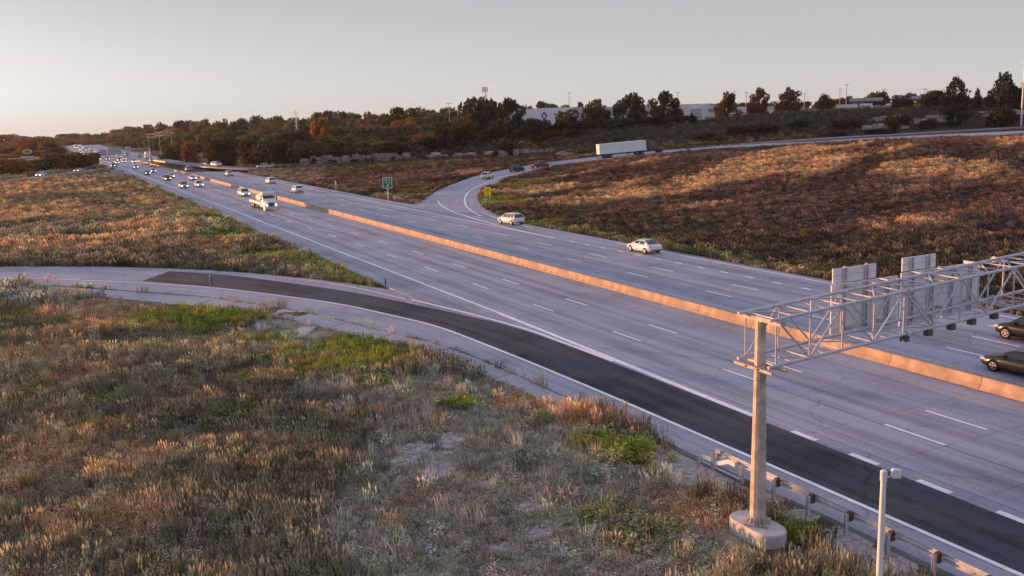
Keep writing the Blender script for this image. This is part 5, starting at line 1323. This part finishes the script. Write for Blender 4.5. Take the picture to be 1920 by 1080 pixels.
far_w = [(49.2, 395, SILVER, 'silver car following the pale van along the barrier'), (52.9, 385, WHITE, 'white car in the middle far lanes before the small bunch'), (56.6, 392, SILVER, 'silver car at the far shoulder beside the guardrail'), (52.8, 455, GREY, 'grey car leading the small bunch on the far lanes'), (56.5, 462, SILVER, 'silver car at the right of the small bunch'), (49.2, 470, SILVER, 'silver car at the left of the small bunch'), (56.6, 440, BLACK, 'dark car at the tail of the small bunch'), (52.8, 560, SILVER, 'small silver car ahead of the box truck'), (49.2, 600, WHITE, 'small white car along the barrier past the box truck'), (52.8, 640, GREY, 'small grey car in the middle far lanes past the box truck'), (56.5, 760, WHITE, 'tiny white car farthest along the departing lanes')]
for i, (x, y, c, lab) in enumerate(far_w): place_car(['sedan', 'van', 'suv'][i % 3], (x, y, RZ), WB, c, lab, 'distant cars heading away', False, y < 480)

# --- trucks
truck_white = mat('truck_white', (.74, .74, .74), .35, noise=.05)
trailer_side = mat('trailer_side', (.66, .72, .78), .35, noise=.05, nscale=.6)
maroon = mat('maroon_paint', (.065, .02, .025), .3, coat=.5)
bed_m = mat('bed_steel', (.50, .42, .33), .5, noise=.12)
def truck_wheels(t, ys, xs=(-1.02, 1.02), r=.5):
    ty = MB(); ty.cyl((0, 0, 0), (1, 0, 0), r, .30, 18); tm = ty.mesh('wheel', rubber); rm = rim_mesh(r*.55, .155)
    for y in ys:
        for x in xs: w = link('wheel', tm, t, (x, y, r)); link('rim', rm, w)
def cab_mesh(col, sleeper=False):
    m = MB(); L0 = -1.5 if sleeper else -.75
    R = [[(-1.18, y, zl), (-1.22, y, zl+.4), (-w, y, zt-.2), (-w*.82, y, zt), (w*.82, y, zt), (w, y, zt-.2), (1.22, y, zl+.4), (1.18, y, zl)] for y, zl, zt, w in ((L0, .7, 3.7 if sleeper else 2.95, 1.18), (.35, .7, 3.45 if sleeper else 2.95, 1.16), (.95, .7, 2.15, 1.12), (1.1, .65, 1.95, 1.02), (2.3, .62, 1.72, .92), (2.62, .62, 1.58, .86))]
    m.loft(R, sm=False)
    return m
def cab_details(t, col, sleeper, lit):
    zr = 3.45 if sleeper else 2.95
    m = MB(); m.add([V((-1.03, .44, zr-.22)), V((1.03, .44, zr-.22)), V((1.02, .965, 2.22)), V((-1.02, .965, 2.22))], [(0, 1, 2, 3)])
    for v in range(len(m.v)): m.v[v] = (m.v[v][0], m.v[v][1]+.03, m.v[v][2]+.03)
    part('windscreen', m, glass, t)
    for s in (-1, 1):
        m = MB(); m.add([(s*1.235, -.45, 2.05), (s*1.235, .55, 2.05), (s*1.20, .35, 2.72), (s*1.20, -.45, 2.72)], [(0, 1, 2, 3)]); part('side_window', m, glass, t)
        m = MB(); m.box(min(s*.70, s*.95), max(s*.70, s*.95), 2.45, 2.65, 1.0, 1.22); part('headlight', m, lamp_on if lit else lamp_off, t)
        m = MB(); m.cyl((s*1.02, 1.75, .62), (1, 0, 0), .62, .34, 16); part('fender', m, col, t)
        m = MB(); m.box(min(s*1.3, s*1.5), max(s*1.3, s*1.5), .75, .85, 1.9, 2.6); m.box(min(s*1.15, s*1.4), max(s*1.15, s*1.4), .78, .82, 2.2, 2.25); part('mirror', m, black_pl, t)
    m = MB(); m.box(-.52, .52, 2.58, 2.66, .85, 1.55); g_ = part('grille', m, black_pl, t)
    m = MB()
    for z in np.linspace(.95, 1.45, 5): m.box(-.48, .48, 2.66, 2.68, z-.012, z+.012)
    part('grille_bar', m, chrome, g_)
    m = MB(); m.box(-1.2, 1.2, 2.5, 2.85, .42, .72); part('bumper', m, chrome, t)
def flatbed():
    t = thing('flatbed_truck', 'white flatbed truck with a tank behind its cab on the oncoming lanes', 'truck', (37.65, 173.9, RZ), EB)
    part('cab', cab_mesh(truck_white), truck_white, t); cab_details(t, truck_white, False, True)
    m = MB(); m.box(-1.1, 1.1, -.7, .5, 2.95, 3.35); m.box(-1.05, 1.05, .5, .75, 2.98, 3.2); part('roof_fairing', m, truck_white, t)
    m = MB(); m.box(-.45, .45, -9.9, 2.2, .62, .9); part('chassis', m, black_pl, t)
    m = MB(); m.box(-1.25, 1.25, -10.3, -1.1, 1.12, 1.3); m.box(-1.27, -1.22, -10.3, -1.1, 1.0, 1.46); m.box(1.22, 1.27, -10.3, -1.1, 1.0, 1.46); part('flatbed', m, bed_m, t)
    m = MB(); rr_ = [(1.05*math.cos(a), .78*math.sin(a)) for a in np.linspace(0, 2*math.pi, 20, endpoint=False)]
    m.loft([[(x*s, y, 2.05+z*s) for x, z in rr_] for y, s in ((-5.75, .85), (-5.6, 1), (-1.2, 1), (-1.05, .85))]); part('tank', m, truck_white, t)
    m = MB(); m.cyl((1.0, -.35, .75), (0, 1, 0), .32, 1.2, 12); m.cyl((-1.0, -.35, .75), (0, 1, 0), .32, 1.2, 12); part('fuel_tank', m, chrome, t)
    truck_wheels(t, (1.75,), (-1.0, 1.0)); truck_wheels(t, (-7.6, -8.9))
flatbed()
def semi():
    c_ = (LI+LO)/2
    q0, q1 = at(1158, 297, 3.75), at(1235, 287.5, 4.4)
    i = int(np.argmin(np.hypot(c_[:, 0]-q0.x, c_[:, 1]-q0.y))); p0 = c_[i]
    lens = np.hypot(c_[:, 0]-p0[0], c_[:, 1]-p0[1]); j = i+int(np.argmin(np.abs(lens[i:]-20))); d = c_[j]-p0
    rz = math.atan2(-d[0], d[1]); t = thing('semi_truck', 'semi truck with maroon cab and long white trailer on the loop ramp', 'truck', (p0[0], p0[1], p0[2]+.04), rz)
    t.rotation_euler.x = math.atan2(d[2], math.hypot(d[0], d[1]))
    y0 = -1.6                                        # trailer rear
    m = MB(); m.box(-1.27, 1.27, y0, y0+13.4, 1.12, 3.74); part('trailer_body', m, trailer_side, t, 'long white box trailer')
    tb = t.children[-1]
    for yy in (y0, y0+13.4-.12):
        m = MB(); m.box(-1.3, -1.27, yy, yy+.12, 1.05, 3.78); m.box(1.27, 1.3, yy, yy+.12, 1.05, 3.78); part('corner_post', m, truck_white, tb)
    m = MB(); m.box(-1.3, 1.3, y0, y0+13.4, 3.74, 3.81); m.box(-1.29, -1.27, y0+.15, y0+13.2, 3.56, 3.74); m.box(1.27, 1.29, y0+.15, y0+13.2, 3.56, 3.74); part('top_rail', m, truck_white, tb)
    m = MB(); m.box(-1.29, -1.27, y0+.9, y0+1.0, 1.15, 3.56); m.box(-1.29, -1.27, y0+1.5, y0+1.56, 1.15, 3.56); part('side_post', m, chrome, tb)
    m = MB(); m.box(-1.29, 1.29, y0-.03, y0, 1.05, 1.2); m.box(-.03, .03, y0-.02, y0, 1.2, 3.9); part('rear_door_frame', m, chrome, tb)
    for s in (-1, 1):
        m = MB(); m.box(min(s*.8, s*1.2), max(s*.8, s*1.2), y0-.05, y0-.031, 1.08, 1.17); part('tail_light', m, tail_m, tb)
    m = MB(); m.box(-.5, .5, y0+.4, y0+13.0, .95, 1.12); part('chassis', m, black_pl, t)
    m = MB(); m.box(-1.0, -.9, y0+8.6, y0+8.8, .15, 1.1); m.box(.9, 1.0, y0+8.6, y0+8.8, .15, 1.1); part('landing_leg', m, black_pl, t)
    truck_wheels(t, (y0+1.9, y0+3.2)); truck_wheels(t, (y0+11.0, y0+12.3))
    cb = link('tractor', cab_mesh(maroon, True).mesh('tractor', maroon), t, (0, y0+15.7, 0)); cab_details(cb, maroon, True, False)
    m = MB(); m.box(-.45, .45, -5.5, .5, .62, .9); part('tractor_frame', m, black_pl, cb)
    truck_wheels(cb, (1.75,), (-1.0, 1.0))
semi()
def box_truck(x, y, label, hdg=WB, grp=None, lit=False):
    t = thing('box_truck', label, 'truck', (x, y, RZ), hdg, grp)
    m = MB(); m.box(-1.25, 1.25, -4.2, 1.6, 1.0, 3.8); part('box_body', m, truck_white, t)
    m = MB(); m.loft([[(-1.1, a, .5), (-1.15, a, 1.6), (-1.0, a, b), (1.0, a, b), (1.15, a, 1.6), (1.1, a, .5)] for a, b in ((1.7, 2.6), (2.5, 2.6), (3.2, 1.8), (4.0, 1.5))], sm=False); part('cab', m, truck_white, t)
    m = MB(); m.add([(-.95, 2.56, 2.55), (.95, 2.56, 2.55), (1.0, 3.2, 1.86), (-1.0, 3.2, 1.86)], [(0, 1, 2, 3)]); part('windscreen', m, glass, t)
    for s in (-1, 1):
        m = MB(); m.box(min(s*.7, s*1.0), max(s*.7, s*1.0), 3.9, 4.03, .9, 1.2); part('headlight', m, lamp_on if lit else lamp_off, t)
    truck_wheels(t, (2.7, -2.6), (-1.0, 1.0), .42)
box_truck(52.9, 520, 'white box truck on the far departing lanes')
box_truck(34.2, 905, 'far white truck with lights leading the oncoming queue', EB, 'trucks in the far queue', True)
box_truck(30.8, 615, 'white truck in the queue along the near shoulder', EB, 'trucks in the far queue', True)

# ------------------------------------------------------------------ buildings and yard on the plateau
wall_white = mat('metal_siding', (.76, .78, .84), .5, noise=.06, nscale=.4)
wall_grey = mat('grey_siding', (.40, .41, .46), .55, noise=.08, nscale=.4)
roof_m = mat('flat_roof', (.28, .29, .33), .6, noise=.1)
win_m = mat('dark_window', (.03, .035, .05), .15)
blue_m = mat('logo_blue', (.06, .09, .26), .5)
dark_fascia = mat('dark_fascia', (.07, .065, .07), .7)
def wall_box(px0, px1, D0, D1, ytop, zbase=None):
    a, b = atD(px0, ytop, D0), atD(px1, ytop, D1); return a, b
def warehouse():
    a, b = atD(838, 212, 455), atD(1330, 199, 430)
    c = (a+b)/2; dx = V((b.x-a.x, b.y-a.y, 0)); L = dx.length; rz = math.atan2(dx.y, dx.x)
    zb = min(gz(a.x, a.y), gz(b.x, b.y)); zt = CAM_H+3.3
    g = thing('warehouse', 'long white warehouse with a blue diamond behind the trees', 'warehouse', (c.x, c.y, zb), rz)
    H = zt-zb; n = 24; w = L/n
    for i in range(n):
        grey = 12 <= i <= 14
        m = MB(); m.box(-L/2+i*w+.05, -L/2+(i+1)*w-.05, 0, .3, -.5, H-.2+(.25 if i < 13 else -.35)); part('wall_panel', m, wall_white if i < 12 else wall_grey if i < 19 else wall_white, g)
    m = MB(); m.box(-L/2, L/2, .3, 45, -.5, H-.7); part('wall', m, wall_grey, g)
    m = MB(); m.box(-L/2-.2, L/2+.2, .1, 45.2, H-.7, H-.45); part('roof', m, roof_m, g)
    # diamond emblem
    lx = (atD(1022, 215, 443)-V((c.x, c.y, 0))); lx = lx.x*math.cos(rz)+lx.y*math.sin(rz); zc = atD(1022, 217, 443).z-zb
    m = MB(); m.add([(lx-1.6, -.06, zc), (lx, -.06, zc-2.0), (lx+1.6, -.06, zc), (lx, -.06, zc+2.0), (lx-.75, -.06, zc-.1), (lx, -.06, zc-1.05), (lx+.75, -.06, zc-.1), (lx, -.06, zc+.85)], [(0, 1, 5, 4), (1, 2, 6, 5), (2, 3, 7, 6), (3, 0, 4, 7)]); part('emblem', m, blue_m, g)
    for k in range(6):                                # dock doors
        x = lx+1.0+k*4.2
        m = MB(); m.box(x, x+3, -.05, .0, .4, 3.2); d = part('dock_door', m, win_m, g)
        for zz in (1.0, 1.9, 2.8):
            m = MB(); m.box(x, x+3, -.09, -.05, zz, zz+.22); part('door_panel', m, wall_white, d)
    for k in range(10):
        x = L/2-5-k*5.5; m = MB(); m.box(x-1.2, x+1.2, -.05, .0, 4.2, 5.2); part('window', m, win_m, g)
warehouse()
def yard_box(px0, px1, yt, yb, D, label, name='parked_trailer', cat='trailer', stripe=None, lettering=None, depth=2.6, matl=None, wheels=True):
    a, b = atD(px0, yb, D), atD(px1, yb, D); dx = V((b.x-a.x, b.y-a.y, 0)); L = dx.length; rz = math.atan2(dx.y, dx.x)
    zt = atD((px0+px1)/2, yt, D).z; zb_ = atD((px0+px1)/2, yb, D).z
    c = (a+b)/2; zg = gz(c.x, c.y); g = thing(name, label, cat, (c.x, c.y, zg), rz, 'trailers and boxes parked on the plateau')
    z0 = max(zb_-zg, .5); H = max(zt-zg, z0+1.8)
    m = MB(); m.box(-L/2, L/2, 0, depth, z0, H); bd = part('box_body', m, matl or truck_white, g)
    m = MB(); m.box(-L/2-.03, L/2+.03, -.03, depth+.03, H, H+.08); part('roof_rail', m, wall_grey, g)
    if stripe:
        m = MB(); m.add([(-L/2+.3, -.03, z0+.3), (0, -.03, z0+.4), (L/2-.2, -.03, z0+(H-z0)*.75), (L/2-.2, -.03, z0+(H-z0)*.5), (0, -.03, z0+.15), (-L/2+.3, -.03, z0+.1)], [(0, 1, 4, 5), (1, 2, 3, 4)]); part('stripe', m, stripe, bd)
    if lettering:
        x = -L/2+L*.35
        for ch in range(5):
            m = MB(); m.box(x, x+.45, -.03, -.01, z0+(H-z0)*.42, z0+(H-z0)*.78); m.box(x+.15, x+.45, -.035, -.029, z0+(H-z0)*.52, z0+(H-z0)*.6); part('letter', m, lettering, bd); x += .68
    if wheels:
        truck_wheels(g, (.4, depth-.4), (-L/2+1.0, -L/2+2.0, L/2-1.2), .42)
    return g
red_let = mat('red_lettering', (.32, .05, .10), .5)
yard_box(1316, 1352, 199, 219, 345, 'white trailer with dark red lettering beside the reddish tree', lettering=red_let)
yard_box(1266, 1292, 197, 217, 348, 'pale plain box trailer left of the lettered one')
yard_box(1293, 1315, 204, 220, 360, 'grey box container between the two white trailers', 'container', 'container', matl=wall_grey, wheels=False)
yard_box(1382, 1406, 200, 210, 355, 'pale box trailer between the two reddish trees')
yard_box(1438, 1464, 199, 212, 352, 'white coach with a blue stripe in the parking row', 'parked_coach', 'coach', stripe=mat('stripe_blue', (.05, .10, .35), .4))
yard_box(1484, 1506, 198, 211, 352, 'pale camper right of the striped coach', 'parked_camper', 'camper')
yard_box(1567, 1608, 196, 207, 350, 'long white trailer below the left canopy')
yard_box(1612, 1636, 198, 204, 352, 'short white trailer right of the long one under the canopy')
def canopy(px0, px1, yt, yb, D, label):
    a, b = atD(px0, yb, D), atD(px1, yb, D); dx = V((b.x-a.x, b.y-a.y, 0)); L = dx.length; rz = math.atan2(dx.y, dx.x); c = (a+b)/2; zg = gz(c.x, c.y)
    zt, zb_ = atD((px0+px1)/2, yt, D).z-zg, atD((px0+px1)/2, yb, D).z-zg
    g = thing('canopy', label, 'canopy', (c.x, c.y, zg), rz, 'flat roofed canopies on the ridge')
    m = MB(); m.box(-L/2, L/2, 0, 9, zb_, zt); part('roof', m, wall_grey, g)
    m = MB(); m.box(-L/2-.1, L/2+.1, -.1, 0, zb_-.15, zb_+.25); part('fascia', m, dark_fascia, g)
    for i in range(4):
        x = -L/2+L*(i+.5)/4; m = MB(); m.box(x-.2, x+.2, 3.8, 4.2, -.5, zb_); part('column', m, dark_fascia, g)
canopy(1592, 1656, 183.5, 190.5, 370, 'left flat grey canopy on the ridge'); canopy(1674, 1727, 180.5, 187.5, 385, 'right flat grey canopy on the ridge')
# parked cars glimpsed in the yard
for px, py, D, kind, c, lab in [(1305, 224, 336, 'suv', WHITE, 'white car at the bank top below the containers'), (1321, 223, 336, 'sedan', WHITE, 'white car parked under the lettered trailer'), (1375, 216, 345, 'van', WHITE, 'white van right of the lettered trailer'), (1403, 217, 342, 'sedan', WHITE, 'white car under the slender reddish tree'), (1460, 211, 345, 'pickup', WHITE, 'white pickup before the striped coach'), (1493, 210, 346, 'suv', SILVER, 'silver car before the camper'), (1625, 204, 346, 'suv', SILVER, 'silver car right of the long white trailer'), (1648, 203, 346, 'sedan', SILVER, 'pale sedan under the left canopy'), (1668, 203, 345, 'pickup', WHITE, 'white pickup between the canopies'), (1345, 222, 338, 'sedan', BLUE, 'dark car beside the lettered trailer wheels')]:
    q = atD(px, py, D); place_car(kind, (q.x, q.y, gz(q.x, q.y)+.05), rnd.uniform(-2, -1.2), c, lab, 'cars parked on the plateau', False, False)
# small house in the wood
hq = atD(455, 258, 640); g = thing('house', 'small pale house among the trees on the hill', 'house', (hq.x, hq.y, hq.z-3), math.radians(-10))
m = MB(); m.box(-4, 4, 0, 7, -3, 5.2); part('wall', m, mat('house_wall', (.36, .34, .33), .8), g)
m = MB(); m.loft([[(-4.5, y, 5.2), (4.5, y, 5.2), (4.3, y, 5.6), (-4.3, y, 5.6)] for y in (-.5, 7.5)], sm=False); part('roof', m, mat('house_roof', (.30, .33, .40), .6), g)
for x in (-2.6, 0, 2.6):
    m = MB(); m.box(x-.8, x+.8, -.05, .0, 3.2, 4.6); part('window', m, win_m, g)
# low concrete building behind the left side ramp
a, b = atD(-60, 332, 470), atD(76, 311, 470); c = (a+b)/2; zg = gz(c.x, c.y)
g = thing('building', 'low tan building with a pale roof behind the left side ramp', 'building', (c.x, c.y, zg), math.atan2(b.y-a.y, b.x-a.x))
L = V((b.x-a.x, b.y-a.y)).length
m = MB(); m.box(-L/2, L/2, 0, 12, -.5, 3.6); part('wall', m, mat('tan_wall', (.22, .16, .12), .8, noise=.1), g)
m = MB(); m.box(-L/2-.4, L/2+.4, -.4, 12.4, 3.6, 4.6); part('roof', m, mat('pale_roof', (.36, .32, .30), .7), g)
for i in range(8):
    x = -L/2+L*(i+.5)/8; m = MB(); m.box(x-.9, x+.9, -.06, 0, .8, 2.6); part('window', m, win_m, g)
# oval billboard on a pole
bq = atD(54, 312, 455); g = thing('billboard', 'oval yellow roadside sign with two white lines of lettering', 'billboard', (bq.x, bq.y, gz(bq.x, bq.y)), math.radians(4))
zc = atD(54, 284, 455).z-gz(bq.x, bq.y)
m = MB(); m.box(-.35, .35, -.3, .3, -.5, zc); part('post', m, dark_steel, g)
def oval(w, h, y, t, zc):
    m = MB(); r = [(w*math.cos(a), h*math.sin(a)) for a in np.linspace(0, 2*math.pi, 28, endpoint=False)]; m.loft([[(x, yy, zc+z) for x, z in r] for yy in (y, y+t)], sm=False); return m
f = part('sign_panel', oval(2.6, 1.6, -.5, .25, zc), mat('billboard_dark', (.05, .035, .03), .6), g)
part('sign_face', oval(2.1, 1.15, -.54, .03, zc), mat('billboard_yellow', (.55, .45, .14), .6), f)
m = oval(.9, .5, -.58, .03, zc); part('emblem', m, mat('billboard_olive', (.16, .14, .06), .6), f)
for dz, n, w in ((-2.3, 8, 2.5), (-3.35, 6, 2.0)):
    m = MB(); m.box(-w-.1, w+.1, -.5, -.35, zc+dz-.48, zc+dz+.48); q = part('text_board', m, MATS['billboard_dark'], g)
    for i in range(n):
        x = -w+2*w*i/n; m = MB(); m.box(x+.05, x+2*w/n-.12, -.53, -.501, zc+dz-.34, zc+dz+.34); part('letter', m, sign_white, q)

# ------------------------------------------------------------------ poles and masts
pole_m = mat('pole_grey', (.34, .33, .33), .6); wood_pole = mat('wood_pole', (.16, .12, .10), .85)
def pole(px, yt, yb, D, label, r=.16, arms=0, matl=None, name='light_pole', cat='light pole', group='poles on the ridge'):
    b, t = atD(px, yb, D), atD(px, yt, D); zg = min(gz(b.x, b.y), b.z); h = t.z-zg
    g = thing(name, label, cat, (b.x, b.y, zg), 0, group)
    m = MB(); m.tube([(0, 0, -.3), (0, 0, h)], [r, r*.65], 8); part('pole', m, matl or pole_m, g)
    for i in range(arms):
        z = h-.5-i*1.6; m = MB(); m.box(-1.6, 1.6, -.08, .08, z-.1, z+.1); ar = part('cross_arm', m, matl or pole_m, g)
        for x in (-1.4, -.7, .7, 1.4):
            m = MB(); m.tube([(x, 0, z+.1), (x, 0, z+.35)], .06, 6); part('insulator', m, alu, ar)
    if arms == 0 and name == 'light_pole':
        m = MB(); m.box(-.9, .9, -.2, .2, h, h+.15); part('lamp_head', m, matl or pole_m, g)
    return g, h
pole(1068, 174, 232, 410, 'tall pole rising behind the warehouse roof right of the diamond')
pole(1271, 174, 215, 370, 'thin pole right of the tall tree above the cab'); pole(1377, 172, 212, 372, 'thin pole just right of the first reddish tree')
pole(1399, 174, 212, 372, 'thin pole between the first two reddish trees'); pole(1508, 176, 208, 372, 'thin pole beside the pale camper')
pole(1574, 168, 202, 372, 'short pole above the long white trailer'); pole(1586, 159, 207, 352, 'tallest thin pole beside the long white trailer')
pole(1657, 166, 195, 420, 'utility pole behind the gap between the canopies', arms=1, name='utility_pole', cat='utility pole'); pole(1733, 165, 195, 420, 'utility pole right of the right canopy', arms=1, name='utility_pole', cat='utility pole')
pole(1811, 166, 200, 420, 'double headed pole between the conifers', arms=1, name='utility_pole', cat='utility pole'); pole(843, 192, 230, 420, 'thin utility pole on the hill left of the phone mast', arms=1, name='utility_pole', cat='utility pole')
pole(1917, 118, 192, 300, 'bright white pole at the right border', r=.28, matl=white_metal)
g, h = pole(913, 163, 235, 430, 'phone mast with antennas above the dark trees', r=.35, name='phone_mast', cat='mast')
for a in range(3):
    for k in (-1, 0, 1):
        m = MB(); m.box(1.1, 1.3, k*.8-.2, k*.8+.2, h-2.2, h); q = part('antenna', m, alu, g); q.rotation_euler.z = a*2.094
    m = MB(); m.box(0, 1.15, -.06, .06, h-1.2, h-1.05); m.box(1.0, 1.1, -1.1, 1.1, h-1.2, h-1.05); q = part('antenna_arm', m, alu, g); q.rotation_euler.z = a*2.094
g, h = pole(558, 206, 262, 520, 'lattice mast on the wooded hill', r=.28, matl=alu, name='lattice_mast', cat='mast')
for i in range(5):
    z = h-2-i*2.2; m = MB(); m.tube([(-1.2, 0, z), (1.2, 0, z)], .08, 6); m.tube([(-1.2, 0, z), (0, 0, z+1.8)], .06, 5); m.tube([(1.2, 0, z), (0, 0, z+1.8)], .06, 5); part('cross_brace', m, alu, g)
pw = []
for px, yt, yb, D, lab in [(324, 240, 285, 470, 'tall wooden wire pole nearest the rust red tree'), (301, 246, 285, 520, 'middle wooden wire pole on the hill'), (281, 250, 285, 580, 'left wooden wire pole on the hill')]:
    g, h = pole(px, yt, yb, D, lab, r=.25, arms=2, matl=mat('pale_wood_pole', (.33, .27, .23), .8), name='utility_pole', cat='utility pole', group='wooden wire poles'); pw.append((g.location.copy(), h))
for (la, ha), (lb, hb) in zip(pw[:-1], pw[1:]):
    for k, (dx, dzz) in enumerate(((-1.4, .5), (1.4, .5), (-1.4, 2.1), (1.4, 2.1))):
        A_, B_ = V((la.x+dx, la.y, la.z+ha-dzz)), V((lb.x+dx, lb.y, lb.z+hb-dzz)); m = MB()
        m.tube([A_.lerp(B_, f)-V((0, 0, 2.2*f*(1-f))) for f in np.linspace(0, 1, 8)], .05, 4)
        o = link('overhead_wire', m.mesh('overhead_wire', mat('wire', (.30, .26, .24), .6)))
        tag(o, ['upper', 'upper', 'lower', 'lower'][k] + ' overhead wire on the ' + ['left', 'right', 'left', 'right'][k] + ' arm ends, ' + ('between the nearest and middle wooden poles' if la == pw[0][0] else 'between the middle and left wooden poles'), 'wire', 'overhead wires')
ORD = ['leftmost', 'second from left', 'third from left', 'fourth from left', 'fifth from left', 'sixth from left', 'seventh from left', 'eighth from left', 'ninth from left', 'tenth from left', 'eleventh from left', 'twelfth from left']
same = {}
for o in COL.objects:
    if o.parent is None and o.get('category') in ('tree', 'bush'): same.setdefault(o['label'], []).append(o)
for lab, os_ in same.items():
    if len(os_) < 2 or len(lab.split()) > 13: continue
    os_.sort(key=lambda o: math.atan2(o.location.x, o.location.y))
    for i, o in enumerate(os_):
        o['label'] = lab + ', ' + ('rightmost' if i == len(os_)-1 else ORD[min(i, 11)])
# ------------------------------------------------------------------ haze
HAZE = 0.00005
if HAZE:
    hm = bpy.data.materials.new('haze'); hm.use_nodes = True; t = hm.node_tree; t.nodes.clear()
    o_ = t.nodes.new('ShaderNodeOutputMaterial'); pv = t.nodes.new('ShaderNodeVolumePrincipled')
    pv.inputs['Color'].default_value = (.88, .90, .96, 1); pv.inputs['Density'].default_value = HAZE; pv.inputs['Anisotropy'].default_value = .1
    t.links.new(pv.outputs[0], o_.inputs['Volume'])
    m = MB(); m.box(-6300, 6300, -500, 9300, -125, 60); o = link('haze', m.mesh('haze', hm)); tag(o, 'thin evening haze filling the valley', None, None, 'stuff')
    scene.cycles.volume_bounces = 0
print('objects', len(bpy.data.objects), 'trees', N_TREE[0])
